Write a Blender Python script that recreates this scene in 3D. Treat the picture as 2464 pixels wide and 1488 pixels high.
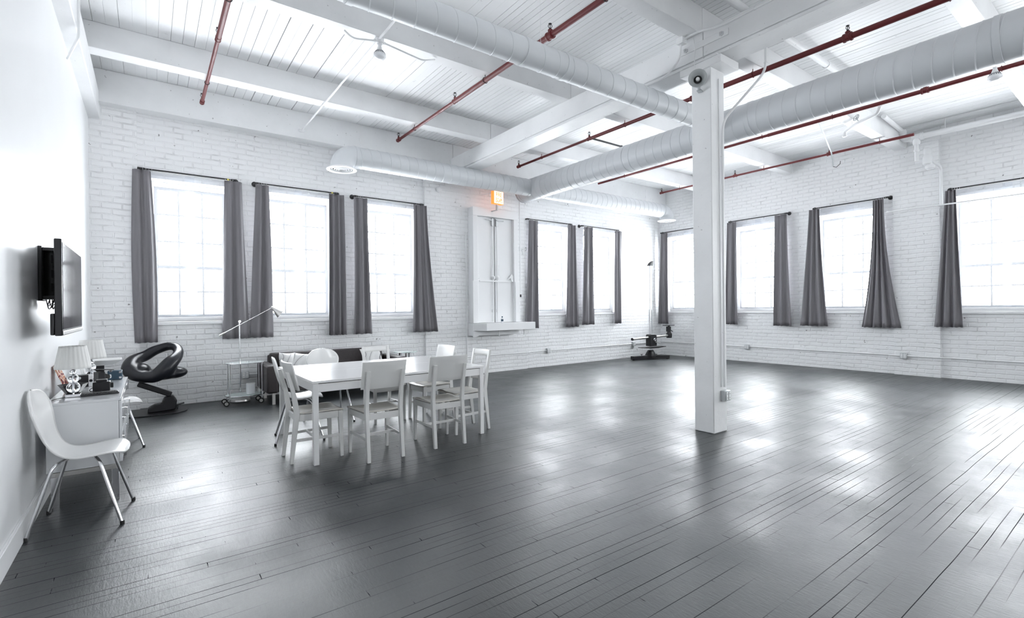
import bpy, math, random
from mathutils import Vector, Matrix, Quaternion
random.seed(7)
for o in list(bpy.data.objects): bpy.data.objects.remove(o, do_unlink=True)
S = bpy.context.scene
COL = S.collection
PI = math.pi
# ------------------------------------------------------------------ camera
cd = bpy.data.cameras.new('camera'); cam = bpy.data.objects.new('camera', cd); COL.objects.link(cam)
cd.sensor_fit = 'HORIZONTAL'; cd.sensor_width = 36.0
cd.lens = 1180.95/2464*36.0; cd.clip_start = 0.02; cd.clip_end = 200
yaw, pitch, roll = [math.radians(a) for a in (36.492, -0.1419, -0.6288)]
F_ = Vector((math.sin(yaw)*math.cos(pitch), math.cos(yaw)*math.cos(pitch), math.sin(pitch)))
R0_ = Vector((math.cos(yaw), -math.sin(yaw), 0)); U0_ = R0_.cross(F_)
R_ = R0_*math.cos(roll)+U0_*math.sin(roll); U_ = U0_*math.cos(roll)-R0_*math.sin(roll)
cam.matrix_world = Matrix(((R_.x, U_.x, -F_.x, 0), (R_.y, U_.y, -F_.y, 0), (R_.z, U_.z, -F_.z, 1.40), (0, 0, 0, 1)))
S.camera = cam
# ------------------------------------------------------------------ light: an overcast white sky through the windows
W = bpy.data.worlds.new('sky'); S.world = W; W.use_nodes = True
bg = W.node_tree.nodes['Background']; bg.inputs[0].default_value = (0.995, 0.985, 0.985, 1); bg.inputs[1].default_value = 18.5
S.view_settings.view_transform = 'Standard'; S.view_settings.look = 'None'
S.view_settings.gamma = 1; S.view_settings.exposure = 0.45; S.view_settings.use_curve_mapping = False
try:
    S.cycles.max_bounces = 14; S.cycles.diffuse_bounces = 9; S.cycles.transparent_max_bounces = 16
    S.cycles.glossy_bounces = 5; S.cycles.caustics_reflective = False; S.cycles.caustics_refractive = False
except Exception: pass
YB, XR, XL, ZC = 8.91, 11.96, -0.645, 4.72         # back wall, right wall, left wall, ceiling boards
# windows: (name number, wall, from, to) along the wall; sill and head heights
WINS = [(1, 'B', 0.02, 1.06), (2, 'B', 1.48, 2.66), (3, 'B', 3.10, 4.32), (4, 'B', 7.12, 8.40), (5, 'B', 8.86, 10.12),
        (6, 'R', 7.30, 8.70), (7, 'R', 5.40, 6.68), (8, 'R', 3.50, 4.76), (9, 'R', 1.02, 2.46), (10, 'R', -0.95, 0.45)]  # the last one lies out of view, added to bring in more light
ZS, ZH = 1.25, 3.36
FRONT_FILL = [(11, 'F', 2.4, 3.05), (12, 'F', 7.8, 8.45)]   # unseen windows behind the camera, added as fill daylight
for n, wl, a, b in WINS+FRONT_FILL:      # light portals in the window openings, they give no light of their own
    ld = bpy.data.lights.new('portal', 'AREA'); ld.shape = 'RECTANGLE'; ld.size = b-a; ld.size_y = ZH-ZS
    lo = bpy.data.objects.new('window_portal', ld); COL.objects.link(lo); ld.cycles.is_portal = True
    if wl == 'F': ld.size_y = 3.2; lo.location = ((a+b)/2, -4.22, 2.4); lo.rotation_euler = (PI/2, 0, 0)
    elif wl == 'B': lo.location = ((a+b)/2, YB+0.34, (ZS+ZH)/2); lo.rotation_euler = (-PI/2, 0, 0)
    else: lo.location = (XR+0.34, (a+b)/2, (ZS+ZH)/2); lo.rotation_euler = (-PI/2, 0, -PI/2)

# ------------------------------------------------------------------ materials
def newmat(name):
    m = bpy.data.materials.new(name); m.use_nodes = True
    return m, m.node_tree.nodes, m.node_tree.links, m.node_tree.nodes['Principled BSDF']
def solid(name, col, rough=0.5, metal=0.0, spec=0.5, bump=0.0, bscale=40.0, var=0.0, coat=0.0, emit=None, es=0):
    m, N, L, P = newmat(name)
    P.inputs['Base Color'].default_value = (*col, 1); P.inputs['Roughness'].default_value = rough
    P.inputs['Metallic'].default_value = metal; P.inputs['Specular IOR Level'].default_value = spec
    P.inputs['Coat Weight'].default_value = coat
    if emit: P.inputs['Emission Color'].default_value = (*emit, 1); P.inputs['Emission Strength'].default_value = es
    if bump or var:
        tc = N.new('ShaderNodeTexCoord'); nz = N.new('ShaderNodeTexNoise'); nz.inputs['Scale'].default_value = bscale
        nz.inputs['Detail'].default_value = 4; L.new(tc.outputs['Object'], nz.inputs['Vector'])
        if bump:
            b = N.new('ShaderNodeBump'); b.inputs['Strength'].default_value = bump; b.inputs['Distance'].default_value = 0.01
            L.new(nz.outputs['Fac'], b.inputs['Height']); L.new(b.outputs['Normal'], P.inputs['Normal'])
        if var:
            r = N.new('ShaderNodeMapRange'); r.inputs['From Min'].default_value = 0.3; r.inputs['From Max'].default_value = 0.7
            r.inputs['To Min'].default_value = 1-var; r.inputs['To Max'].default_value = 1+var*0.5
            mx = N.new('ShaderNodeMix'); mx.data_type = 'RGBA'; mx.blend_type = 'MULTIPLY'; mx.inputs[0].default_value = 1
            mx.inputs[6].default_value = (*col, 1); L.new(nz.outputs['Fac'], r.inputs['Value']); L.new(r.outputs['Result'], mx.inputs[7])
            L.new(mx.outputs[2], P.inputs['Base Color'])
    return m
def painted_timber(name, col, stain=0.5, knots=26.0):
    m, N, L, P = newmat(name); P.inputs['Roughness'].default_value = 0.45
    tc = N.new('ShaderNodeTexCoord')
    nz = N.new('ShaderNodeTexNoise'); nz.inputs['Scale'].default_value = 2.2; nz.inputs['Detail'].default_value = 6
    sp = N.new('ShaderNodeTexNoise'); sp.inputs['Scale'].default_value = knots; sp.inputs['Detail'].default_value = 3
    for a in (nz, sp): L.new(tc.outputs['Object'], a.inputs['Vector'])
    cr = N.new('ShaderNodeValToRGB'); cr.color_ramp.elements[0].position = 0.24; cr.color_ramp.elements[1].position = 0.29
    cr.color_ramp.elements[0].color = (0.25, 0.25, 0.25, 1); cr.color_ramp.elements[1].color = (1, 1, 1, 1)
    L.new(sp.outputs['Fac'], cr.inputs['Fac'])
    mr = N.new('ShaderNodeMapRange'); mr.inputs['To Min'].default_value = 1-0.12*stain; mr.inputs['To Max'].default_value = 1.0
    mr.inputs['From Min'].default_value = 0.3; mr.inputs['From Max'].default_value = 0.6; L.new(nz.outputs['Fac'], mr.inputs['Value'])
    m1 = N.new('ShaderNodeMix'); m1.data_type = 'RGBA'; m1.blend_type = 'MULTIPLY'; m1.inputs[0].default_value = 1
    m1.inputs[6].default_value = (*col, 1); L.new(mr.outputs['Result'], m1.inputs[7])
    m2 = N.new('ShaderNodeMix'); m2.data_type = 'RGBA'; m2.blend_type = 'MULTIPLY'; m2.inputs[0].default_value = stain
    L.new(m1.outputs[2], m2.inputs[6]); L.new(cr.outputs['Color'], m2.inputs[7]); L.new(m2.outputs[2], P.inputs['Base Color'])
    b = N.new('ShaderNodeBump'); b.inputs['Strength'].default_value = 0.25; b.inputs['Distance'].default_value = 0.01
    n3 = N.new('ShaderNodeTexNoise'); n3.inputs['Scale'].default_value = 14; n3.inputs['Detail'].default_value = 5
    L.new(tc.outputs['Object'], n3.inputs['Vector']); L.new(n3.outputs['Fac'], b.inputs['Height']); L.new(b.outputs['Normal'], P.inputs['Normal'])
    return m
def brick_mat(name, axis):
    m, N, L, P = newmat(name); P.inputs['Roughness'].default_value = 0.42
    tc = N.new('ShaderNodeTexCoord'); sx = N.new('ShaderNodeSeparateXYZ'); L.new(tc.outputs['Object'], sx.inputs[0])
    wob = N.new('ShaderNodeTexNoise'); wob.inputs['Scale'].default_value = 2.6; wob.inputs['Detail'].default_value = 3; L.new(tc.outputs['Object'], wob.inputs['Vector'])
    cb = N.new('ShaderNodeCombineXYZ'); L.new(sx.outputs[axis], cb.inputs[0]); L.new(sx.outputs[2], cb.inputs[1])
    wm = N.new('ShaderNodeVectorMath'); wm.operation = 'MULTIPLY_ADD'; wm.inputs[1].default_value = (0.07, 0.045, 0)
    L.new(wob.outputs['Color'], wm.inputs[0]); L.new(cb.outputs[0], wm.inputs[2])
    br = N.new('ShaderNodeTexBrick'); L.new(wm.outputs[0], br.inputs['Vector'])
    br.inputs['Scale'].default_value = 1.0; br.inputs['Brick Width'].default_value = 0.24; br.inputs['Row Height'].default_value = 0.082
    br.inputs['Mortar Size'].default_value = 0.012; br.inputs['Mortar Smooth'].default_value = 0.55; br.inputs['Bias'].default_value = 0
    br.inputs['Color1'].default_value = (1, 1, 1, 1); br.inputs['Color2'].default_value = (0.72, 0.72, 0.72, 1); br.inputs['Mortar'].default_value = (0, 0, 0, 1)
    n1 = N.new('ShaderNodeTexNoise'); n1.inputs['Scale'].default_value = 22; n1.inputs['Detail'].default_value = 6; n1.inputs['Roughness'].default_value = 0.7
    L.new(tc.outputs['Object'], n1.inputs['Vector'])
    ad = N.new('ShaderNodeMath'); ad.operation = 'MULTIPLY_ADD'; ad.inputs[1].default_value = 0.8; L.new(n1.outputs['Fac'], ad.inputs[0]); L.new(br.outputs['Color'], ad.inputs[2])
    b = N.new('ShaderNodeBump'); b.inputs['Strength'].default_value = 0.7; b.inputs['Distance'].default_value = 0.010
    L.new(ad.outputs[0], b.inputs['Height']); L.new(b.outputs['Normal'], P.inputs['Normal'])
    # dirt in a few deep joints and chipped specks
    n2 = N.new('ShaderNodeTexNoise'); n2.inputs['Scale'].default_value = 5; n2.inputs['Detail'].default_value = 4; L.new(tc.outputs['Object'], n2.inputs['Vector'])
    g = N.new('ShaderNodeMapRange'); g.inputs['From Min'].default_value = 0.52; g.inputs['From Max'].default_value = 0.68; g.inputs['To Max'].default_value = 0.22
    L.new(n2.outputs['Fac'], g.inputs['Value'])
    mm = N.new('ShaderNodeMath'); mm.operation = 'MULTIPLY'; L.new(g.outputs['Result'], mm.inputs[0]); L.new(br.outputs['Fac'], mm.inputs[1])
    n4 = N.new('ShaderNodeTexNoise'); n4.inputs['Scale'].default_value = 16; n4.inputs['Detail'].default_value = 2; L.new(tc.outputs['Object'], n4.inputs['Vector'])
    s4 = N.new('ShaderNodeMapRange'); s4.inputs['From Min'].default_value = 0.745; s4.inputs['From Max'].default_value = 0.765; s4.inputs['To Max'].default_value = 0.85
    L.new(n4.outputs['Fac'], s4.inputs['Value'])
    mx = N.new('ShaderNodeMath'); mx.operation = 'MAXIMUM'; L.new(mm.outputs[0], mx.inputs[0]); L.new(s4.outputs['Result'], mx.inputs[1])
    c = N.new('ShaderNodeMix'); c.data_type = 'RGBA'; c.inputs[6].default_value = (0.86, 0.865, 0.87, 1); c.inputs[7].default_value = (0.20, 0.19, 0.19, 1)
    L.new(mx.outputs[0], c.inputs[0]); L.new(c.outputs[2], P.inputs['Base Color'])
    return m
def floor_mat():
    m, N, L, P = newmat('dark_painted_floorboards')
    tc = N.new('ShaderNodeTexCoord'); br = N.new('ShaderNodeTexBrick')
    wn = N.new('ShaderNodeTexNoise'); wn.inputs['Scale'].default_value = 0.7; L.new(tc.outputs['Object'], wn.inputs['Vector'])
    wv = N.new('ShaderNodeVectorMath'); wv.operation = 'MULTIPLY_ADD'; wv.inputs[1].default_value = (0, 0.03, 0)
    L.new(wn.outputs['Color'], wv.inputs[0]); L.new(tc.outputs['Object'], wv.inputs[2])
    sx = N.new('ShaderNodeSeparateXYZ'); L.new(wv.outputs[0], sx.inputs[0]); dv = N.new('ShaderNodeMath'); dv.operation = 'DIVIDE'; dv.inputs[1].default_value = 0.062; L.new(sx.outputs[1], dv.inputs[0])
    fo = N.new('ShaderNodeMath'); fo.operation = 'FLOOR'; L.new(dv.outputs[0], fo.inputs[0]); wh = N.new('ShaderNodeTexWhiteNoise'); wh.noise_dimensions = '1D'; L.new(fo.outputs[0], wh.inputs['W'])
    ma = N.new('ShaderNodeMath'); ma.operation = 'MULTIPLY_ADD'; ma.inputs[1].default_value = 7.0; L.new(wh.outputs['Value'], ma.inputs[0]); L.new(sx.outputs[0], ma.inputs[2])
    cb = N.new('ShaderNodeCombineXYZ'); L.new(ma.outputs[0], cb.inputs[0]); L.new(sx.outputs[1], cb.inputs[1]); L.new(cb.outputs[0], br.inputs['Vector'])
    br.offset = 0.0; br.inputs['Scale'].default_value = 1; br.inputs['Brick Width'].default_value = 1.6; br.inputs['Row Height'].default_value = 0.062
    br.inputs['Mortar Size'].default_value = 0.0022; br.inputs['Mortar Smooth'].default_value = 0.2; br.inputs['Bias'].default_value = 0
    br.inputs['Color1'].default_value = (0.35, 0.35, 0.35, 1); br.inputs['Color2'].default_value = (0.65, 0.65, 0.65, 1); br.inputs['Mortar'].default_value = (0.5, 0.5, 0.5, 1)
    # groove strength varies from joint to joint
    gm = N.new('ShaderNodeMapping'); gm.inputs['Scale'].default_value = (0.55, 12, 1); L.new(tc.outputs['Object'], gm.inputs['Vector'])
    gn = N.new('ShaderNodeTexNoise'); gn.inputs['Scale'].default_value = 1.0; gn.inputs['Detail'].default_value = 2; L.new(gm.outputs[0], gn.inputs['Vector'])
    gr = N.new('ShaderNodeMapRange'); gr.inputs['From Min'].default_value = 0.46; gr.inputs['From Max'].default_value = 0.66; L.new(gn.outputs['Fac'], gr.inputs['Value'])
    gf = N.new('ShaderNodeMath'); gf.operation = 'MULTIPLY'; L.new(gr.outputs['Result'], gf.inputs[0]); L.new(br.outputs['Fac'], gf.inputs[1])
    # worn paint: low frequency patches, cross-brushed grain
    n1 = N.new('ShaderNodeTexNoise'); n1.inputs['Scale'].default_value = 0.9; n1.inputs['Detail'].default_value = 7; n1.inputs['Roughness'].default_value = 0.62; L.new(tc.outputs['Object'], n1.inputs['Vector'])
    mp = N.new('ShaderNodeMapping'); mp.inputs['Scale'].default_value = (22, 5, 1); L.new(tc.outputs['Object'], mp.inputs['Vector'])
    n2 = N.new('ShaderNodeTexNoise'); n2.inputs['Scale'].default_value = 3.0; n2.inputs['Detail'].default_value = 5; n2.inputs['Roughness'].default_value = 0.7; L.new(mp.outputs[0], n2.inputs['Vector'])
    col = N.new('ShaderNodeMix'); col.data_type = 'RGBA'; col.inputs[6].default_value = (0.009, 0.012, 0.014, 1); col.inputs[7].default_value = (0.034, 0.040, 0.044, 1)
    cf = N.new('ShaderNodeMapRange'); cf.inputs['From Min'].default_value = 0.35; cf.inputs['From Max'].default_value = 0.72; L.new(n1.outputs['Fac'], cf.inputs['Value']); L.new(cf.outputs['Result'], col.inputs[0])
    c2 = N.new('ShaderNodeMix'); c2.data_type = 'RGBA'; c2.inputs[7].default_value = (0.003, 0.003, 0.006, 1); L.new(gf.outputs[0], c2.inputs[0]); L.new(col.outputs[2], c2.inputs[6]); L.new(c2.outputs[2], P.inputs['Base Color'])
    r1 = N.new('ShaderNodeMapRange'); r1.inputs['From Min'].default_value = 0.3; r1.inputs['From Max'].default_value = 0.7; r1.inputs['To Min'].default_value = 0.24; r1.inputs['To Max'].default_value = 0.48
    L.new(n1.outputs['Fac'], r1.inputs['Value'])
    r2 = N.new('ShaderNodeMath'); r2.operation = 'MULTIPLY_ADD'; r2.inputs[1].default_value = 0.12; L.new(n2.outputs['Fac'], r2.inputs[0]); L.new(r1.outputs['Result'], r2.inputs[2])
    r3 = N.new('ShaderNodeMath'); r3.operation = 'ADD'; L.new(r2.outputs[0], r3.inputs[0]); L.new(gf.outputs[0], r3.inputs[1]); r3.use_clamp = True
    L.new(r3.outputs[0], P.inputs['Roughness'])
    sp = N.new('ShaderNodeMath'); sp.operation = 'SUBTRACT'; sp.inputs[0].default_value = 0.95; sp.use_clamp = True; L.new(gf.outputs[0], sp.inputs[1]); L.new(sp.outputs[0], P.inputs['Specular IOR Level'])
    h = N.new('ShaderNodeMath'); h.operation = 'MULTIPLY_ADD'; h.inputs[1].default_value = -2.0; L.new(gf.outputs[0], h.inputs[0])
    h2 = N.new('ShaderNodeMath'); h2.operation = 'MULTIPLY_ADD'; h2.inputs[1].default_value = 0.9; L.new(n2.outputs['Fac'], h2.inputs[0])
    sb = N.new('ShaderNodeSeparateColor'); L.new(br.outputs['Color'], sb.inputs[0]); L.new(sb.outputs[0], h2.inputs[2]); L.new(h2.outputs[0], h.inputs[2])
    b = N.new('ShaderNodeBump'); b.inputs['Strength'].default_value = 0.5; b.inputs['Distance'].default_value = 0.0028
    L.new(h.outputs[0], b.inputs['Height']); L.new(b.outputs['Normal'], P.inputs['Normal'])
    return m
def sheer_mat():
    m, N, L, P = newmat('sheer_voile'); out = N['Material Output']; N.remove(P)
    t = N.new('ShaderNodeBsdfTransparent'); t.inputs[0].default_value = (0.97, 0.98, 1, 1)
    tl = N.new('ShaderNodeBsdfTranslucent'); tl.inputs[0].default_value = (0.9, 0.92, 0.95, 1)
    d = N.new('ShaderNodeBsdfDiffuse'); d.inputs[0].default_value = (0.85, 0.87, 0.9, 1)
    a = N.new('ShaderNodeMixShader'); a.inputs[0].default_value = 0.4; L.new(tl.outputs[0], a.inputs[1]); L.new(d.outputs[0], a.inputs[2])
    k = N.new('ShaderNodeMixShader'); k.inputs[0].default_value = 0.05; L.new(t.outputs[0], k.inputs[1]); L.new(a.outputs[0], k.inputs[2])
    L.new(k.outputs[0], out.inputs[0]); return m
def pane_mat(name='window_pane', tint=(0.97, 0.99, 1.0), gl=0.06, mixf=None):
    m, N, L, P = newmat(name); out = N['Material Output']; N.remove(P)
    t = N.new('ShaderNodeBsdfTransparent'); t.inputs[0].default_value = (*tint, 1)
    g = N.new('ShaderNodeBsdfGlossy'); g.inputs['Roughness'].default_value = 0.02
    fr = N.new('ShaderNodeFresnel'); fr.inputs[0].default_value = 1.45
    ge = N.new('ShaderNodeNewGeometry'); iv = N.new('ShaderNodeMath'); iv.operation = 'SUBTRACT'; iv.inputs[0].default_value = 1; L.new(ge.outputs['Backfacing'], iv.inputs[1])
    fm = N.new('ShaderNodeMath'); fm.operation = 'MULTIPLY'; L.new(fr.outputs[0], fm.inputs[0]); L.new(iv.outputs[0], fm.inputs[1])
    k = N.new('ShaderNodeMixShader'); L.new(fm.outputs[0], k.inputs[0]); L.new(t.outputs[0], k.inputs[1]); L.new(g.outputs[0], k.inputs[2])
    L.new(k.outputs[0], out.inputs[0]); return m
M = dict(
    paint=solid('white_wall_paint', (0.86, 0.865, 0.87), 0.32, var=0.02, bscale=1.5),
    white=solid('white_paint', (0.84, 0.845, 0.85), 0.4), timber=painted_timber('white_painted_timber', (0.84, 0.845, 0.85), 0.55),
    board=painted_timber('white_painted_boards', (0.86, 0.865, 0.87), 0.25, 12.0),
    brickB=brick_mat('white_painted_brick_back', 0), brickR=brick_mat('white_painted_brick_right', 1),
    floor=floor_mat(), sheer=sheer_mat(), pane=pane_mat(),
    gap=solid('dark_gap', (0.02, 0.02, 0.02), 0.9), duct=solid('painted_duct', (0.66, 0.68, 0.70), 0.42, metal=0.0, bump=0.05, bscale=3),
    red=solid('oxblood_red_pipe', (0.135, 0.016, 0.018), 0.45, bump=0.2, bscale=60), black=solid('black_iron', (0.02, 0.02, 0.022), 0.45),
    curtain=solid('grey_curtain_cloth', (0.185, 0.176, 0.190), 0.5, bump=0.15, bscale=220), chrome=solid('chrome', (0.80, 0.80, 0.82), 0.12, metal=1.0),
    galv=solid('galvanised_steel', (0.55, 0.57, 0.58), 0.4, metal=0.7, bump=0.1, bscale=30),
    sash=solid('white_sash_shaded_grey', (0.40, 0.41, 0.43), 0.5),  # white sashes, their shade against the sky put into the grey
    plastic=solid('black_plastic', (0.009, 0.009, 0.011), 0.35, spec=0.4), leather=solid('black_leather', (0.007, 0.008, 0.012), 0.30, spec=0.4, bump=0.12, bscale=90),
    sofa=solid('dark_brown_leather', (0.030, 0.024, 0.025), 0.42, bump=0.2, bscale=60),
    chairw=solid('white_lacquered_wood', (0.70, 0.70, 0.69), 0.33), seatw=solid('worn_ivory_lacquer', (0.60, 0.58, 0.535), 0.22, var=0.06, bscale=4),
    table=solid('white_table_lacquer', (0.80, 0.80, 0.80), 0.22, coat=0.3), gloss=solid('white_high_gloss', (0.72, 0.73, 0.745), 0.12, coat=0.5),
    shell=solid('white_moulded_shell', (0.80, 0.80, 0.79), 0.22, coat=0.3), screen=solid('tv_screen_glass', (0.006, 0.008, 0.011), 0.08, spec=0.8, coat=0.5),
    tvside=solid('tv_black_casing', (0.012, 0.012, 0.014), 0.25), shade=solid('pleated_lamp_shade', (0.78, 0.78, 0.76), 0.8),
    rubber=solid('black_rubber', (0.012, 0.012, 0.012), 0.7), steel=solid('brushed_steel', (0.62, 0.61, 0.59), 0.28, metal=1.0),
    frost=solid('pale_green_glass', (0.62, 0.72, 0.70), 0.05, coat=0.5), speaker=solid('white_speaker_cloth', (0.75, 0.76, 0.78), 0.7),
    navy=solid('dark_blue_case', (0.03, 0.07, 0.11), 0.4), bolt=solid('painted_bolt', (0.6, 0.61, 0.62), 0.45),
    bulb=solid('lamp_glass', (0.85, 0.86, 0.88), 0.2), vent=solid('bulb_vents', (0.12, 0.13, 0.16), 0.5),
    hornm=solid('grey_horn_paint', (0.42, 0.44, 0.44), 0.45), sign=solid('lit_sign_face', (0.9, 0.75, 0.45), 0.4, emit=(1.0, 0.86, 0.60), es=1.6), signtxt=solid('sign_lettering', (0.80, 0.22, 0.03), 0.5, emit=(1.0, 0.35, 0.1), es=0.25),
    signbox=solid('orange_sign_box', (0.55, 0.14, 0.02), 0.4, emit=(1.0, 0.26, 0.05), es=1.0), yellow=solid('yellow_tape', (0.7, 0.6, 0.05), 0.5))
gm, GN, GL, GP = newmat('clear_glass'); GP.inputs['Transmission Weight'].default_value = 1; GP.inputs['Roughness'].default_value = 0.02; GP.inputs['Base Color'].default_value = (0.97, 0.98, 0.99, 1); M['glass'] = gm
# cushion and poster prints
def print_mat(name, cols, scale, dist=6.0):
    m, N, L, P = newmat(name); tc = N.new('ShaderNodeTexCoord'); w = N.new('ShaderNodeTexWave'); w.inputs['Scale'].default_value = scale; w.inputs['Distortion'].default_value = dist
    L.new(tc.outputs['Object'], w.inputs['Vector']); r = N.new('ShaderNodeValToRGB'); L.new(w.outputs['Fac'], r.inputs['Fac'])
    e = r.color_ramp.elements; e[0].position = cols[0][0]; e[0].color = (*cols[0][1], 1); e[1].position = cols[-1][0]; e[1].color = (*cols[-1][1], 1)
    for p, c in cols[1:-1]: q = e.new(p); q.color = (*c, 1)
    L.new(r.outputs['Color'], P.inputs['Base Color']); P.inputs['Roughness'].default_value = 0.7; return m
M['cushion'] = print_mat('white_cushion_with_grey_scribble', [(0.0, (0.12, 0.12, 0.13)), (0.025, (0.72, 0.72, 0.71)), (1.0, (0.80, 0.80, 0.79))], 2.0, 14)
M['poster'] = print_mat('colourful_print', [(0.0, (0.05, 0.02, 0.02)), (0.25, (0.5, 0.04, 0.08)), (0.5, (0.6, 0.45, 0.2)), (0.75, (0.7, 0.7, 0.66)), (1.0, (0.55, 0.15, 0.05))], 9.0, 12)

# ------------------------------------------------------------------ mesh helpers
class MB:
    def __init__(s): s.v = []; s.f = []; s.m = []; s.mi = 0
    def add(s, vs, fs):
        n = len(s.v); s.v += [tuple(v) for v in vs]; s.f += [tuple(i+n for i in f) for f in fs]; s.m += [s.mi]*len(fs); return s
    def box(s, a, b):
        x0, y0, z0 = a; x1, y1, z1 = b
        x0, x1 = min(x0, x1), max(x0, x1); y0, y1 = min(y0, y1), max(y0, y1); z0, z1 = min(z0, z1), max(z0, z1)
        return s.add([(x0, y0, z0), (x1, y0, z0), (x1, y1, z0), (x0, y1, z0), (x0, y0, z1), (x1, y0, z1), (x1, y1, z1), (x0, y1, z1)],
                     [(0, 3, 2, 1), (4, 5, 6, 7), (0, 1, 5, 4), (1, 2, 6, 5), (2, 3, 7, 6), (3, 0, 4, 7)])
    def hexa(s, p):   # 8 points ordered like box
        return s.add(p, [(0, 3, 2, 1), (4, 5, 6, 7), (0, 1, 5, 4), (1, 2, 6, 5), (2, 3, 7, 6), (3, 0, 4, 7)])
    def bar(s, p, q, w, h, up=(0, 0, 1), w2=None, h2=None):   # straight bar with a rectangular section, may taper
        p, q = Vector(p), Vector(q); d = (q-p).normalized(); u = Vector(up)
        if abs(d.dot(u)) > 0.98: u = Vector((1, 0, 0))
        sd = d.cross(u).normalized(); u = sd.cross(d); w2 = w if w2 is None else w2; h2 = h if h2 is None else h2
        vs = []
        for c, a, b in ((p, w, h), (q, w2, h2)):
            vs += [c-sd*a/2-u*b/2, c+sd*a/2-u*b/2, c+sd*a/2+u*b/2, c-sd*a/2+u*b/2]
        return s.add(vs, [(0, 1, 2, 3), (7, 6, 5, 4), (0, 4, 5, 1), (1, 5, 6, 2), (2, 6, 7, 3), (3, 7, 4, 0)])
    def poly(s, pts, ax, a, b):    # polygon (2D) extruded along an axis
        def P(u, v, t): return {'x': (t, u, v), 'y': (u, t, v), 'z': (u, v, t)}[ax]
        n = len(pts); vs = [P(u, v, a) for u, v in pts]+[P(u, v, b) for u, v in pts]
        return s.add(vs, [tuple(range(n))[::-1], tuple(range(n, 2*n))]+[(i, (i+1) % n, n+(i+1) % n, n+i) for i in range(n)])
    def tube(s, path, r, n=12, closed=False, caps=True, rx=None):
        P = [Vector(p) for p in path]; k = len(P)
        rs = r if isinstance(r, (list, tuple)) else [r]*k
        T = []
        for i in range(k):
            a = P[i-1] if (i or closed) else P[0]; b = P[(i+1) % k] if (i < k-1 or closed) else P[i]
            T.append((b-a).normalized())
        u = Vector((0, 0, 1)) if abs(T[0].z) < 0.9 else Vector((1, 0, 0)); u = (u-T[0]*u.dot(T[0])).normalized()
        vs = []
        for i in range(k):
            if i: u = T[i-1].rotation_difference(T[i]) @ u; u = (u-T[i]*u.dot(T[i])).normalized()
            w = T[i].cross(u); q = rs[i] if isinstance(rs[i], (list, tuple)) else (rs[i], rs[i])
            for j in range(n):
                a = 2*PI*j/n; vs.append(P[i]+u*math.cos(a)*q[0]+w*math.sin(a)*q[1])
        fs = []
        for i in range(k if closed else k-1):
            for j in range(n):
                a = i*n+j; b = i*n+(j+1) % n; c = ((i+1) % k)*n+(j+1) % n; d = ((i+1) % k)*n+j; fs.append((a, b, c, d))
        if caps and not closed: fs += [tuple(range(n))[::-1], tuple(range((k-1)*n, k*n))]
        return s.add(vs, fs)
    def lathe(s, prof, c=(0, 0, 0), n=24, axis=(0, 0, 1), caps=True):   # prof: (radius, height along axis)
        ax = Vector(axis).normalized(); q = Vector((0, 0, 1)).rotation_difference(ax); c = Vector(c); vs = []
        for r, h in prof:
            for j in range(n): vs.append(c+q @ Vector((r*math.cos(2*PI*j/n), r*math.sin(2*PI*j/n), h)))
        fs = [(i*n+j, i*n+(j+1) % n, (i+1)*n+(j+1) % n, (i+1)*n+j) for i in range(len(prof)-1) for j in range(n)]
        if caps: fs += [tuple(range(n))[::-1], tuple(range((len(prof)-1)*n, len(prof)*n))]
        return s.add(vs, fs)
    def torus(s, c, R, r, axis=(0, 0, 1), n=20, k=8):
        q = Vector((0, 0, 1)).rotation_difference(Vector(axis).normalized()); c = Vector(c)
        return s.tube([c+q @ Vector((R*math.cos(2*PI*i/n), R*math.sin(2*PI*i/n), 0)) for i in range(n)], r, k, closed=True)
    def grid(s, fn, nu, nv):
        vs = [fn(i/(nu-1), j/(nv-1)) for i in range(nu) for j in range(nv)]
        return s.add(vs, [(i*nv+j, (i+1)*nv+j, (i+1)*nv+j+1, i*nv+j+1) for i in range(nu-1) for j in range(nv-1)])
    def build(s, name, mats, parent=None, bevel=0, solidify=0, sub=0, smooth=True, angle=35, remesh=0, loc=None):
        me = bpy.data.meshes.new(name); me.from_pydata(s.v, [], s.f); me.validate()
        for m in (mats if isinstance(mats, (list, tuple)) else [mats]): me.materials.append(m)
        for p, k in zip(me.polygons, s.m): p.material_index = k
        if smooth:
            me.polygons.foreach_set('use_smooth', [True]*len(me.polygons)); me.set_sharp_from_angle(angle=math.radians(angle))
        o = bpy.data.objects.new(name, me); COL.objects.link(o)
        if parent: o.parent = parent
        if loc: o.location = loc
        if remesh:
            d = o.modifiers.new('remesh', 'REMESH'); d.mode = 'VOXEL'; d.voxel_size = remesh; d.use_smooth_shade = True
            d = o.modifiers.new('smooth', 'SMOOTH'); d.iterations = 14; d.factor = 0.6
        if solidify: d = o.modifiers.new('thickness', 'SOLIDIFY'); d.thickness = solidify; d.offset = 0
        if bevel: d = o.modifiers.new('bevel', 'BEVEL'); d.width = bevel; d.segments = 2; d.limit_method = 'ANGLE'; d.angle_limit = math.radians(40)
        if sub: d = o.modifiers.new('subdivision', 'SUBSURF'); d.levels = sub; d.render_levels = sub
        return o
def fillet(path, r=0.05, k=5):
    P = [Vector(p) for p in path]; out = [P[0]]
    for i in range(1, len(P)-1):
        a = (P[i-1]-P[i]); b = (P[i+1]-P[i]); d = min(r, a.length*0.49, b.length*0.49); s = P[i]+a.normalized()*d; e = P[i]+b.normalized()*d
        for t in range(k+1):
            t /= k; out.append(s*(1-t)**2+P[i]*2*t*(1-t)+e*t*t)
    return out+[P[-1]]
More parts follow.
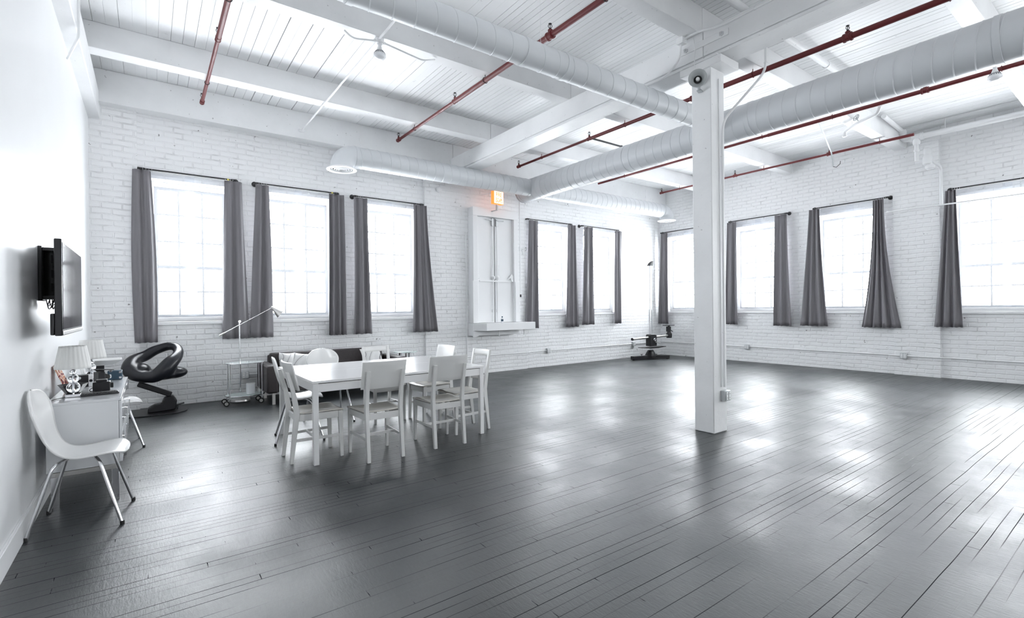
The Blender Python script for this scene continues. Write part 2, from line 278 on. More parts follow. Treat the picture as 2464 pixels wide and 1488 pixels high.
def tag(o, label, cat, group=None):
    o['label'] = label; o['category'] = cat
    if group: o['group'] = group
    return o
def thing(name, label, cat, loc=(0, 0, 0), rz=0, group=None):
    o = bpy.data.objects.new(name, None); COL.objects.link(o); o.empty_display_size = 0.1
    o.location = loc; o.rotation_euler = (0, 0, rz); return tag(o, label, cat, group)
def struct(o): o['kind'] = 'structure'; return o
def dup(root, loc, rz, label=None, group=None):
    r = root.copy(); COL.objects.link(r); r.location = loc; r.rotation_euler = (0, 0, rz)
    if label: r['label'] = label
    if group: r['group'] = group
    for ch in list(root.children):
        c = ch.copy(); COL.objects.link(c); c.parent = r
        for g in list(ch.children):
            d = g.copy(); COL.objects.link(d); d.parent = c
    return r
# ------------------------------------------------------------------ the shell
def wall_boxes(mb, wl, thick, z0, z1, lo, hi, wins):
    def bx(a, b, za, zb):
        if b-a < 1e-4 or zb-za < 1e-4: return
        if wl == 'B': mb.box((a, YB, za), (b, YB+thick, zb))
        else: mb.box((XR, a, za), (XR+thick, b, zb))
    c = lo
    for n, w, a, b in sorted(wins, key=lambda t: t[2]):
        bx(c, a, z0, z1); bx(a, b, z0, ZS); bx(a, b, ZH, z1); c = b
    bx(c, hi, z0, z1)
TH = 0.36
mb = MB(); wall_boxes(mb, 'B', TH, -0.1, 5.1, -1.2, XR+TH, [w for w in WINS if w[1] == 'B'])
mb.box((-1.2, YB-0.06, 0), (-0.115, YB+0.01, 4.3)); mb.box((4.42, YB-0.05, 0), (6.98, YB+0.01, 4.7))
struct(mb.build('wall_back', M['brickB'], smooth=False))
mb = MB(); wall_boxes(mb, 'R', TH, -0.1, 5.1, -4.0, YB, [w for w in WINS if w[1] == 'R'])
mb.box((XR-0.06, 2.62, 0), (XR+0.01, 3.33, 4.45))
struct(mb.build('wall_right', M['brickR'], smooth=False))
struct(MB().box((XL-0.14, -4, 0), (XL, YB-0.06, 4.08)).build('wall_left', M['paint'], smooth=False))
struct(MB().box((-1.4, -4, -0.1), (-1.2, YB+TH, 5.1)).build('wall_outer_left', M['paint'], smooth=False))
mb = MB(); c = -1.4
for n, w_, a, b in FRONT_FILL+[(0, 'F', XR+TH, XR+TH)]:
    mb.box((c, -4.2, -0.1), (a, -4.0, 5.1)); c = b
    if b > a: mb.box((a, -4.2, -0.1), (b, -4.0, 0.8)); mb.box((a, -4.2, 4.0), (b, -4.0, 5.1))
struct(mb.build('wall_front', M['paint'], smooth=False))
for n, w_, a, b in FRONT_FILL:  # frames and panes of the made-up fill windows
    r = bpy.data.objects.new('window_%d' % n, None); COL.objects.link(r); struct(r); m = MB()
    for u in (a, (a+b)/2-0.03, b-0.06): m.box((u, -4.15, 0.8), (u+0.06, -4.08, 4.0))
    for z in (0.8, 1.9, 3.0, 3.94): m.box((a, -4.15, z), (b, -4.08, z+0.06))
    m.build('window_frame', M['white'], r); MB().box((a+0.01, -4.12, 0.81), (b-0.01, -4.116, 3.99)).build('pane', M['pane'], r, smooth=False)
mb = MB().box((XL, -4, 0), (XL+0.016, YB-0.06, 0.135)); mb.box((XL, -4, 0.135), (XL+0.010, YB-0.06, 0.148))
struct(mb.build('baseboard_left', M['white'], bevel=0.003))
fl = MB().box((-1.4, -4.2, -0.1), (XR+TH, YB+TH, 0)).build('floor', M['floor'], smooth=False); struct(fl)
# ceiling: boards run front to back, with open joints of uneven width
mb = MB(); x = -1.2; rnd = random.Random(3)
while x < XR:
    w = rnd.choice([0.115, 0.12, 0.125]) if x < 3.2 else rnd.choice([0.078, 0.082, 0.086])
    g = rnd.choice([0.001, 0.0015, 0.002, 0.0035, 0.006, 0.011]) if x < 3.2 else rnd.choice([0.003, 0.0045, 0.006, 0.008])
    dz = rnd.uniform(-0.0012, 0.0012)
    mb.box((x, -4, ZC+dz), (min(x+w-g, XR+0.1), YB, ZC+0.03)); x += w
mb.mi = 1; mb.box((-1.4, -4.2, ZC+0.03), (XR+TH, YB+TH, ZC+0.2))
struct(mb.build('ceiling', [M['board'], M['gap']], smooth=False))
# brick corbel under the ceiling boards on the right wall, short beam pockets
trimn = [0]
def trim(mb, m=None, **k):
    trimn[0] += 1; return struct(mb.build('trim_%d' % trimn[0], m or M['timber'], **k))
ZB = 4.42                                          # underside of the beams, top of the girders
for y0, y1 in ((-0.75, -0.56), (1.19, 1.38), (3.11, 3.30), (5.22, 5.41), (7.31, 7.53)):
    for xa, xb in ((-1.15, 4.97), (4.976, XR)):   # the beams butt over the girder, the joint stays open
        trim(MB().box((xa, y0, ZB), (xb, y1, ZC-0.002)), bevel=0.006)
trim(MB().box((-1.15, 8.68, 4.27), (4.97, YB, ZC-0.002)), bevel=0.006); trim(MB().box((4.976, 8.68, 4.27), (XR, YB, ZC-0.002)), bevel=0.006)
# girder down the middle, built of two lengths meeting over the column, with a thin lower packing
for a, b in ((-4.0, 3.075), (3.081, 8.90)):
    mb = MB().box((4.93, a, 4.145), (5.25, b, ZB-0.001)); trim(mb, bevel=0.006)
    trim(MB().box((4.945, a, 4.105), (5.25, b, 4.141)), bevel=0.004)
trim(MB().box((-1.15, -4, 4.08), (-0.52, 8.86, ZB-0.001)), bevel=0.008)
# windows
def window(n, wl, a, b):
    def P(u, v, z): return (u, YB+v, z) if wl == 'B' else (XR+v, u, z)
    def bx(m, u0, u1, v0, v1, z0, z1): m.box(P(u0, v0, z0), P(u1, v1, z1))
    r = bpy.data.objects.new('window_%d' % n, None); COL.objects.link(r); struct(r)
    m = MB(); f = 0.055
    bx(m, a, a+f, 0.20, 0.30, ZS, ZH); bx(m, b-f, b, 0.20, 0.30, ZS, ZH); bx(m, a+f, b-f, 0.20, 0.30, ZH-0.07, ZH); bx(m, a+f, b-f, 0.18, 0.31, ZS, ZS+0.06)
    m.build('window_frame', M['white'], r, bevel=0.004)
    m = MB(); bx(m, a-0.03, b+0.03, -0.03, 0.2, ZS-0.05, ZS); m.build('window_sill', M['white'], r, bevel=0.004)
    for nm, z0, z1, v, rows in (('upper_sash', 2.06, ZH-0.07, 0.24, 3), ('lower_sash', ZS+0.06, 2.10, 0.20, 2)):
        m = MB(); s = 0.045; u0, u1 = a+f+0.001, b-f-0.001
        bx(m, u0, u0+s, v, v+0.03, z0, z1); bx(m, u1-s, u1, v, v+0.03, z0, z1); bx(m, u0+s, u1-s, v, v+0.03, z0, z0+s); bx(m, u0+s, u1-s, v, v+0.03, z1-s, z1)
        for i in (1, 2): u = u0+(u1-u0)*i/3; bx(m, u-0.013, u+0.013, v+0.003, v+0.027, z0+s, z1-s)
        for i in range(1, rows): z = z0+(z1-z0)*i/rows; bx(m, u0+s, u1-s, v+0.005, v+0.025, z-0.013, z+0.013)
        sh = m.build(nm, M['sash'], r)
        m = MB(); bx(m, u0+0.01, u1-0.01, v+0.014, v+0.017, z0+0.01, z1-0.01); m.build('pane', M['pane'], sh, smooth=False)
for w in WINS: window(*w)

# ------------------------------------------------------------------ curtain rods and curtains
ORD = {1: 'first window from the left', 2: 'second window from the left', 3: 'third window, left of the fire escape shutters', 4: 'window right of the fire escape shutters',
       5: 'last window of the back wall before the corner', 6: 'right wall window behind the studio stand', 7: 'right wall window just right of the column',
       8: 'right wall window between column and pier', 9: 'wide window at the right edge'}
def rod(n, wl, a, b, z, d=0.11):
    def P(u, v, z): return Vector((u, YB-v, z)) if wl == 'B' else Vector((XR-v, u, z))
    t = thing('curtain_rod', 'black iron pipe curtain rod over the '+ORD[n], 'curtain rod', P((a+b)/2, d, z), 0, 'pipe curtain rods')
    o = t.location
    q = lambda *p: P(*p)-o
    nb = 0.02 if n in (2, 3, 4, 5, 7, 8) else 0.02
    MB().tube([q(a, d, z), q(b, d, z)], 0.0125, 12).build('pole', M['black'], t)
    for e, sg in ((a, 1 if b > a else -1), (b, -1 if b > a else 1)):
        wd = q(e, 0.004, z); out = q(e, d, z)
        MB().tube(fillet([wd, out, q(e+sg*0.07, d, z)], 0.03), 0.017, 12).build('elbow', M['black'], t)
        ax = (0, -1, 0) if wl == 'B' else (-1, 0, 0)
        MB().lathe([(0.042, 0), (0.042, 0.008), (0.022, 0.012), (0.022, 0.025)], wd, 20, ax).build('wall_flange', M['black'], t)
        dv = (1, 0, 0) if wl == 'B' else (0, 1, 0)
        for k in range(4): MB().torus(q(e+sg*(0.05+0.035*k), d, z-0.008), 0.022, 0.002, dv, 14, 5).build('ring', M['chrome'], t)
    if n in (1, 2):
        dv = (1, 0, 0); MB().lathe([(0.0132, 0), (0.0132, 0.03)], q(b-0.13, d, z), 12, dv).build('yellow_tape', M['yellow'], t)
RODS = {1: ('B', -0.10, 1.13, 3.455), 2: ('B', 1.40, 2.72, 3.455), 3: ('B', 2.99, 4.37, 3.45), 4: ('B', 6.97, 8.37, 3.43), 5: ('B', 8.71, 10.08, 3.43),
        6: ('R', 8.80, 7.22, 3.50), 7: ('R', 6.74, 5.31, 3.515), 8: ('R', 4.77, 3.38, 3.52), 9: ('R', 2.47, 0.95, 3.49)}
for n, v in RODS.items(): rod(n, v[0], v[1], v[2], v[3])
def curtain(name, label, wl, top, bot, z1, z0, d, mat, folds, amp, group, cat='curtain', seed=0, thick=0.003, curve=1.0, nu=None, bulge=0.0):
    rr = random.Random(seed); ph = [rr.uniform(0, 6.28) for _ in range(4)]; nu = nu or folds*14+1
    fl2 = rr.uniform(1.6, 2.3)
    def fn(s, t):                                 # s across, t down
        e = t**curve
        a = top[0]+(bot[0]-top[0])*e; b = top[1]+(bot[1]-top[1])*e
        a += bulge*math.sin(PI*t)*(1 if a < b else -1)*-0.5; b += bulge*math.sin(PI*t)*(1 if a < b else -1)*0.5
        u = a+(b-a)*s
        A = amp*(0.55+0.45*t)
        w = math.cos(2*PI*folds*s+ph[0]+0.9*math.sin(2.1*t+ph[2]))+0.35*math.cos(2*PI*folds*fl2*s+ph[1]+1.3*t)
        v = d+A*w*0.75+0.012*math.sin(3*t+ph[3])
        z = z1+(z0-z1)*t+0.004*math.sin(2*PI*folds*s*2)*t
        v = max(v, 0.012)
        return (u, YB-v, z) if wl == 'B' else (XR-v, u, z)
    m = MB().grid(fn, nu, 26)
    c = Vector(((top[0]+top[1])/2, YB-d, z0)) if wl == 'B' else Vector((XR-d, (top[0]+top[1])/2, z0))
    m.v = [tuple(Vector(p)-c) for p in m.v]
    return tag(m.build(name, mat, solidify=thick, loc=c, angle=80), label, cat, group)
CU = [(1, 'left', (-.17, .04), (-.165, .10), 0.955, 2, 1.0, .05), (1, 'right', (.965, 1.205), (.915, 1.30), 0.965, 3, 1.6, .02), (2, 'left', (1.40, 1.59), (1.30, 1.64), 0.965, 3, 1.2, .03),
      (2, 'right', (2.55, 2.81), (2.52, 2.83), 0.955, 4, 1.0, .0), (3, 'left', (2.98, 3.23), (2.945, 3.29), 0.955, 3, 1.2, -.02), (3, 'right', (4.14, 4.42), (4.10, 4.64), 0.945, 4, 1.5, 0),
      (4, 'left', (7.02, 7.29), (6.88, 7.28), 0.92, 3, 1.4, 0), (4, 'right', (8.22, 8.49), (8.14, 8.60), 0.915, 4, 1.1, 0), (5, 'left', (8.77, 9.08), (8.64, 9.09), 0.955, 3, 1.1, 0),
      (5, 'right', (9.92, 10.19), (9.88, 10.15), 0.955, 3, 1.0, 0), (6, 'left', (8.78, 8.56), (8.86, 8.53), 0.90, 3, 1.0, 0), (6, 'right', (7.40, 7.16), (7.44, 7.12), 0.90, 3, 1.0, 0),
      (7, 'left', (6.76, 6.52), (6.84, 6.50), 0.92, 3, 1.2, 0), (7, 'right', (5.58, 5.31), (5.63, 5.22), 0.91, 3, 1.3, 0), (8, 'left', (4.84, 4.63), (5.05, 4.49), 0.925, 4, 1.3, 0),
      (8, 'right', (3.64, 3.46), (3.87, 3.20), 0.92, 5, 1.9, 0), (9, 'left', (2.52, 2.37), (2.69, 2.29), 0.955, 4, 1.1, 0)]
LOOK = {(1, 'left'): 'tall grey curtain above the black salon chair', (1, 'right'): 'grey curtain directly behind the chrome arm of the floor lamp', (2, 'left'): 'grey curtain right behind the floor lamp shade',
        (2, 'right'): 'straight grey curtain, right side of the second window', (3, 'left'): 'grey curtain, left side of the third window', (3, 'right'): 'flared dark grey curtain nearest left of the fire escape shutters',
        (4, 'left'): 'grey curtain touching the shelf end of the fire escape shutters', (4, 'right'): 'grey curtain, right side of the window next to the fire escape shutters',
        (5, 'left'): 'grey curtain, left side of the last back wall window', (5, 'right'): 'narrow grey curtain closest to the room corner on the back wall',
        (6, 'left'): 'narrow grey curtain hanging behind the studio stand, right wall', (6, 'right'): 'grey curtain hidden behind the white column', (7, 'left'): 'dark grey curtain peeking out right beside the white column',
        (7, 'right'): 'straight grey curtain, first full curtain right of the column', (8, 'left'): 'flared grey curtain, left side of the window between column and pier',
        (8, 'right'): 'widest flared grey curtain, left of the brick pier on the right wall', (9, 'left'): 'grey curtain at the wide window on the right edge'}
for i, (n, sd, tp, bt, zb, fo, cv, bg_) in enumerate(CU):
    wl, a, b, z = RODS[n]
    curtain('grey_curtain', LOOK[(n, sd)], wl, tp, bt, z-0.022, zb, 0.122, M['curtain'], max(2, fo-1), 0.042, 'grey curtains', seed=i+10, curve=cv, bulge=bg_)
for n, (wl, a, b, z) in RODS.items():
    mid = (a+b)/2; k = 0.06 if b > a else -0.06; e = 0.10 if b > a else -0.10
    for sd, t0, t1 in (('left', a+e, mid+k), ('right', mid-k, b-e)):
        curtain('sheer_curtain', 'white sheer, %s panel, %s' % (sd, ORD[n]), wl, (t0, t1), (t0, t1+(0.03 if sd == 'left' else 0)), z-0.02, 1.33, 0.028 if sd == 'left' else 0.050, M['sheer'], 7, 0.011, 'white sheer curtains', 'sheer curtain', seed=n*7+len(sd), thick=0)

# ------------------------------------------------------------------ column with its bolster
cx0, cx1, cy0, cy1 = 4.93, 5.19, 2.99, 3.225
col = thing('timber_column', 'square white painted timber column standing alone on the dark floor', 'column', ((cx0+cx1)/2, (cy0+cy1)/2, 0))
def rel(o, mb): mb.v = [tuple(Vector(p)-o.location) for p in mb.v]; return mb
m = MB().box((cx0, cy0, 0), (cx1, cy1, 4.0)); rel(col, m).build('shaft', M['timber'], col, bevel=0.008)
m = MB().box((4.91, 2.86, 4.0), (5.27, 3.36, 4.085)); rel(col, m).build('bolster', M['timber'], col, bevel=0.006)
m = MB().box((4.90, 2.90, 4.085), (5.30, 3.32, 4.104)); rel(col, m).build('cap_plate', M['timber'], col, bevel=0.003)
# steel strap bolted across the girder splice
st = thing('splice_plate', 'white painted strap bolted across the girder joint above the column', 'metal strap', (4.925, 3.05, 4.285))
m = MB().box((-0.008, -0.27, -0.035), (0.003, 0.30, 0.035)); m.build('strap', M['timber'], st, bevel=0.002)
for yy, nm in ((-0.20, 'bolt'), (0.23, 'bolt')): MB().lathe([(0.026, 0), (0.026, 0.012), (0.012, 0.014), (0.012, 0.035)], (-0.008, yy, 0), 6, (-1, 0, 0)).build(nm, M['bolt'], st)

# ------------------------------------------------------------------ ducts (spiral seam is part of the sheet metal)
def spiral(mb, p0, axis, L, r, pitch=0.165, n=48, ends=()):
    steps = int(L/pitch)+2; prof = []
    for k in range(-1, steps+1):
        c = k*pitch
        prof += [(c-0.006, 0), (c-0.002, 0.0045), (c+0.002, 0.0045), (c+0.006, 0)]
    vs = []; dx, dy = (1, 0) if axis == 'X' else (0, 1)
    for c, e in prof:
        for j in range(n):
            th = 2*PI*j/n; s = min(max(c+pitch*j/n, 0), L); q = r+e
            a, b = q*math.cos(th), q*math.sin(th)
            vs.append((p0[0]+(s if axis == 'X' else a), p0[1]+(s if axis == 'Y' else a), p0[2]+b))
    fs = []
    K = len(prof)
    for i in range(K-1):
        for j in range(n-1): fs.append((i*n+j, i*n+j+1, (i+1)*n+j+1, (i+1)*n+j))
        if i+4 < K-1: fs.append((i*n+n-1, (i+4)*n, (i+5)*n, (i+1)*n+n-1))
    return mb.add(vs, fs)
def collar(mb, c, axis, r): return mb.lathe([(r+0.001, -0.03), (r+0.007, -0.028), (r+0.007, 0.028), (r+0.001, 0.03)], c, 48, axis, caps=False)
def diffuser(parent, c, r):
    m = MB().lathe([(r*0.99, 0.02), (r*1.05, 0.0), (r*1.36, -0.022), (r*1.36, -0.03), (r*1.02, -0.026)], c, 40, caps=False)
    dm = m.build('diffuser', M['white'], parent)
    m = MB()
    for k in range(4): q = r*(0.92-0.21*k); m.lathe([(q, -0.005), (q*0.97, -0.03-0.004*k), (q*0.93, -0.032-0.004*k), (q*0.95, -0.005)], c, 32, caps=False)
    m.build('louvre', M['white'], dm); MB().lathe([(r*0.96, 0.0), (r*0.96, 0.004)], c, 32).build('shadow_throat', M['gap'], dm)
ZD = 3.95
dm = thing('spiral_duct', 'largest white spiral duct running toward the right edge behind the column', 'air duct', (6.68, 3.0, ZD))
m = MB(); spiral(m, (6.68, -3.9, ZD), 'Y', 12.45, 0.228); rel(dm, m).build('duct_pipe', M['duct'], dm, angle=9)
for y in (8.5, 5.6, 3.42, 1.0, -1.5): m = MB(); collar(m, (6.68, y, ZD), (0, 1, 0), 0.228); rel(dm, m).build('collar', M['duct'], dm)
m = MB().lathe([(0.236, 0), (0.236, 0.02), (0.0, 0.03)], (6.68, 8.55, ZD), 40, (0, 1, 0)); rel(dm, m).build('end_cap', M['duct'], dm)
d1 = thing('spiral_duct', 'white spiral duct crossing from the top edge to the column', 'air duct', (3, 3.85, ZD))
m = MB(); spiral(m, (-0.50, 3.85, ZD), 'X', 7.02, 0.130, 0.2); rel(d1, m).build('duct_pipe', M['duct'], d1, angle=9)
for x in (3.02, 3.55, 1.3): m = MB(); collar(m, (x, 3.85, ZD), (1, 0, 0), 0.130); rel(d1, m).build('collar', M['duct'], d1)
def branch(label, xa, xb, xe, sg):
    Y = 8.17; t = thing('spiral_duct', label, 'air duct', ((xa+xb)/2, Y, ZD)); r = 0.176
    m = MB(); spiral(m, (xa, Y, ZD), 'X', xb-xa, r, 0.17); rel(t, m).build('duct_pipe', M['duct'], t, angle=9)
    m = MB(); s0 = xe; R = 0.20; pts = []
    for k in range(7):
        a = PI/2*k/6; pts.append((s0+sg*R*math.sin(a), Y, ZD-R*(1-math.cos(a))))
    m.tube([(s0-sg*0.05, Y, ZD)]+pts+[(s0+sg*R, Y, 3.735)], r+0.004, 36, caps=False); m.mi = 0
    rel(t, m).build('elbow', M['duct'], t, angle=12)
    m = MB(); collar(m, (s0-sg*0.03, Y, ZD), (1, 0, 0), r); rel(t, m).build('collar', M['duct'], t)
    diffuser(t, Vector((s0+sg*R, Y, 3.735))-t.location, r)
branch('white duct with elbow and round diffuser above the left windows', 2.78, 6.55, 2.78, -1)
branch('white duct ending in a diffuser near the far corner', 6.82, 11.08, 11.08, 1)
def wire(label, p, q, ring=True):
    t = thing('hanger_wire', label, 'wire', p); d = Vector(q)-Vector(p)
    MB().tube([(0, 0, 0), d], 0.0016, 6).build('wire', M['white'], t)
    MB().torus((0, 0, -0.012), 0.012, 0.002, (0, 1, 0), 12, 5).build('eyelet', M['white'], t); MB().lathe([(0.006, 0), (0.006, 0.05)], d+Vector((0, 0, 0.1)), 8).build('crimp', M['white'], t)
wire('thin white hanger wire dropping to the duct beside the left diffuser', (2.86, 8.10, ZC), (2.86, 8.10, 4.12))
wire('thin white hanger wire above the crossing duct', (3.25, 3.85, ZC), (3.25, 3.85, 4.08))
wire('thin white hanger wire near the far corner duct', (10.4, 8.17, ZC), (10.4, 8.17, 4.12))

# ------------------------------------------------------------------ red sprinkler pipes
def sprinkler(label, x, y0, y1, z, seg, heads, rings, branchx=None):
    t = thing('sprinkler_pipe', label, 'sprinkler pipe', (x, (y0+y1)/2, z), 0, 'red sprinkler pipes'); q = lambda X, Y, Z: (X-x, Y-(y0+y1)/2, Z-z)
    m = MB(); ys = [y0]+[s for s, _ in seg[1:]]+[y1]
    for k, (s, r) in enumerate(seg): m.tube([q(x, ys[k], z), q(x, ys[k+1], z)], r, 14)
    m.build('pipe', M['red'], t)
    for k, y in enumerate(heads):
        r = [r for s, r in seg if s <= y][-1]; e = y >= y1-0.02
        m = MB(); m.lathe([(r*1.35, -0.045), (r*1.45, -0.04), (r*1.45, -0.025), (r*1.25, -0.02), (r*1.25, 0.02), (r*1.45, 0.025), (r*1.45, 0.04), (r*1.35, 0.045)], q(x, y, z), 16, (0, 1, 0))
        m.tube([q(x, y, z), q(x, y, z+r+0.03)], r*0.8, 12); m.build('tee_fitting', M['red'], t)
        m = MB(); c = Vector(q(x, y, z+r+0.03)); m.lathe([(0.013, 0), (0.013, 0.018), (0.008, 0.02)], c, 8); m.torus(c+Vector((0, 0, 0.040)), 0.021, 0.0035, (0.6, 1, 0), 14, 6)
        m.tube([c+Vector((0, 0, 0.015)), c+Vector((0, 0, 0.06))], 0.004, 6); m.lathe([(0.017, 0), (0.019, 0.004)], c+Vector((0, 0, 0.062)), 10); m.build('sprinkler_head', M['black'], t)
    for y in rings:
        r = [r for s, r in seg if s <= y][-1]
        m = MB(); m.torus(q(x, y, z), r+0.005, 0.004, (0, 1, 0), 16, 6); m.tube([q(x, y, z+r), q(x, y, ZB if True else z)], 0.005, 6); m.build('hanger_ring', M['black' if x < 5 else 'red'], t)
    if branchx:
        y, xe = branchx; m = MB(); m.tube([q(x, y, z), q(xe, y, z)], 0.017, 12); m.lathe([(0.024, 0), (0.024, 0.03)], q(xe-0.02, y, z), 10, (1, 0, 0)); m.build('branch_pipe', M['black'], t)
sprinkler('red sprinkler pipe nearest the left wall', 0.633, -3, 8.15, 4.35, [(-3, 0.027), (6.15, 0.021)], [6.15, 8.14], [5.30, 7.42])
sprinkler('red sprinkler pipe passing above the crossing duct', 3.53, -3, 8.05, 4.35, [(-3, 0.032), (6.08, 0.023)], [4.02, 6.08, 8.04], [1.3, 3.22, 5.30, 7.40])
sprinkler('thick red sprinkler pipe passing behind the column top', 6.24, -3, 8.15, 4.35, [(-3, 0.033), (3.9, 0.028), (6.06, 0.022)], [2.14, 4.05, 6.10, 8.14], [1.28, 3.2, 5.30, 7.40], (6.06, 7.04))
sprinkler('red sprinkler pipe running just under the largest duct', 8.68, -3, 8.2, 4.35, [(-3, 0.03), (4.2, 0.024)], [2.05], [1.29, 3.2, 4.3, 5.30, 7.40])
sprinkler('red sprinkler pipe closest to the right wall', 10.76, 2.7, 7.95, 4.35, [(2.7, 0.026), (4.05, 0.021)], [4.02, 5.95, 7.94], [3.2, 5.30, 7.40])
# ------------------------------------------------------------------ lamps, conduits, horn, boxes
def ceiling_lamp(label, x, y, z, wall_plate_axis='x'):
    t = thing('ceiling_lamp', label, 'lamp', (x, y, z), 0, 'bare reflector lamps')
    m = MB().lathe([(0.052, 0), (0.052, -0.04), (0.046, -0.05), (0.03, -0.055), (0.028, -0.07)], (0, 0, 0), 8); m.build('junction_box', M['white'], t, bevel=0.003)
    m = MB()
    for a in (0, PI/2, PI, 3*PI/2): m.lathe([(0.014, 0.04), (0.014, 0.065)], (0, 0, -0.03), 10, (math.cos(a), math.sin(a), 0))
    m.build('knockout', M['white'], t)
    b = MB().lathe([(0.02, -0.07), (0.02, -0.085), (0.024, -0.10), (0.034, -0.13), (0.060, -0.165), (0.068, -0.185)], (0, 0, 0), 24, caps=False).build('reflector_bulb', M['white'], t)
    m = MB()
    for k in range(18):
        a = 2*PI*k/18; c, s = math.cos(a), math.sin(a); m.bar((0.0425*c, 0.0425*s, -0.138), (0.063*c, 0.063*s, -0.166), 0.007, 0.003, (c, s, 0.3))
    m.build('vent_slots', M['vent'], b)
    MB().lathe([(0.068, -0.185), (0.068, -0.195), (0.055, -0.215), (0.03, -0.226), (0.005, -0.229)], (0, 0, 0), 24).build('lens', M['bulb'], b)
    MB().lathe([(0.0195, -0.055), (0.0195, -0.072)], (0, 0, 0), 16).build('socket', M['plastic'], b)
    return t
ceiling_lamp('bare reflector bulb under the beam left of the crossing duct', 2.10, 5.27, ZB-0.002)
ceiling_lamp('bare reflector bulb hanging near the right edge below the large duct', 8.22, 1.28, ZB-0.12)
def conduit(label, paths, r=0.012, mat=None, cat='conduit', name='conduit', clips=(), fil=0.06):
    p0 = Vector(paths[0][0]); t = thing(name, label, cat, p0); m = MB()
    for p in paths: m.tube(fillet([Vector(q)-p0 for q in p], fil), r, 10)
    m.build('tube', mat or M['white'], t)
    for c, ax in clips: MB().torus(Vector(c)-p0, r+0.004, 0.0035, ax, 12, 5).build('clip', mat or M['white'], t)
    return t
conduit('straight white conduit running beneath the beams past the reflector bulb', [[(2.08, -3, 4.395), (2.08, 8.72, 4.395)]], 0.0125, clips=[((2.08, 7.42, 4.395), (0, 1, 0)), ((2.08, 3.2, 4.395), (0, 1, 0))])
tag(MB().lathe([(0.05, 0), (0.05, -0.02), (0.03, -0.03)], (0, 0, 0), 16).build('ceiling_rose', M['white'], loc=(2.08, 8.66, 4.42-0.008)), 'small round white box where the thin conduit meets the back wall', 'junction box')
conduit('curved white cable pair bowing out either side of the reflector bulb', [[(1.72, 5.30, 4.405), (1.80, 5.27, 4.33), (2.05, 5.24, 4.37)], [(2.15, 5.24, 4.37), (2.62, 5.25, 4.32), (2.80, 5.30, 4.405)]], 0.010)
conduit('white conduit running below the largest duct to the right hand bulb', [[(8.22, 1.28, 4.31), (8.22, 4.9, 4.31), (8.22, 5.22, 4.40)]], 0.013, clips=[((8.22, 3.2, 4.33), (0, 1, 0))])
conduit('bent white conduit hanging in the top left corner by the partition', [[(-0.503, 6.13, 4.70), (-0.503, 6.13, 4.0), (-0.632, 6.62, 3.96)]], 0.012, fil=0.06)
# pipe crossing over the girder near the top edge
for nm, xa, xb, lab in (('a', 3.2, 5.30, 'white round pipe stub at the top edge left of the girder'), ('b', 5.8, 8.6, 'white round pipe on the ceiling between girder and largest duct')):
    t = thing('ceiling_pipe', lab, 'pipe', ((xa+xb)/2, 2.79, 4.64)); MB().tube([(-(xb-xa)/2, 0, 0), ((xb-xa)/2, 0, 0)], 0.042, 18).build('pipe', M['timber'], t)
    MB().lathe([(0.048, -0.02), (0.048, 0.02)], (0.2, 0, 0), 18, (1, 0, 0)).build('coupling', M['white'], t)
# junction box and conduits at the column head
jb = thing('junction_box', 'small white junction box under the beam at the girder above the column', 'junction box', (4.86, 3.30, 4.385)); MB().box((-0.04, -0.04, -0.035), (0.04, 0.04, 0.035)).build('box', M['white'], jb, bevel=0.004)
MB().box((-0.043, -0.043, -0.02), (-0.04, 0.043, 0.02)).build('cover', M['white'], jb)
conduit('white conduit curving down from the box and along the girder side', [[(4.86, 3.31, 4.36), (4.87, 3.33, 4.20), (4.915, 3.55, 4.09), (4.92, 4.6, 4.085)]], 0.011, fil=0.14)
conduit('white conduit arching from the box to the near side of the girder', [[(4.87, 3.28, 4.40), (4.86, 3.10, 4.405), (4.90, 2.85, 4.36), (4.915, 2.6, 4.38), (4.915, -3, 4.38)]], 0.013, fil=0.16, clips=[((4.915, 2.5, 4.38), (0, 1, 0))])
conduit('thin white cable down the girder to the horn speaker', [[(4.922, 3.19, 4.40), (4.918, 3.17, 4.28), (4.905, 3.17, 4.10), (4.905, 3.16, 3.99), (4.91, 3.15, 3.93)]], 0.0045, cat='cable', name='speaker_cable', fil=0.02)
conduit('white conduit dropping from the girder and bending to the column', [[(5.24, 2.55, 4.10), (5.24, 2.55, 3.86), (5.13, 2.955, 3.46), (5.11, 2.968, 3.3), (5.11, 2.968, 0.50)]], 0.0135, fil=0.10, clips=[((5.11, 2.968, 3.05), (0, 0, 1)), ((5.11, 2.968, 1.10), (0, 0, 1)), ((5.24, 2.55, 3.95), (0, 0, 1))])
tag(MB().box((-0.006, -0.012, 0), (0.006, 0, 3.4)).build('raceway', M['white'], loc=(5.075, 2.99, 0.5), bevel=0.002), 'thin white raceway strip beside the conduit on the column', 'raceway')
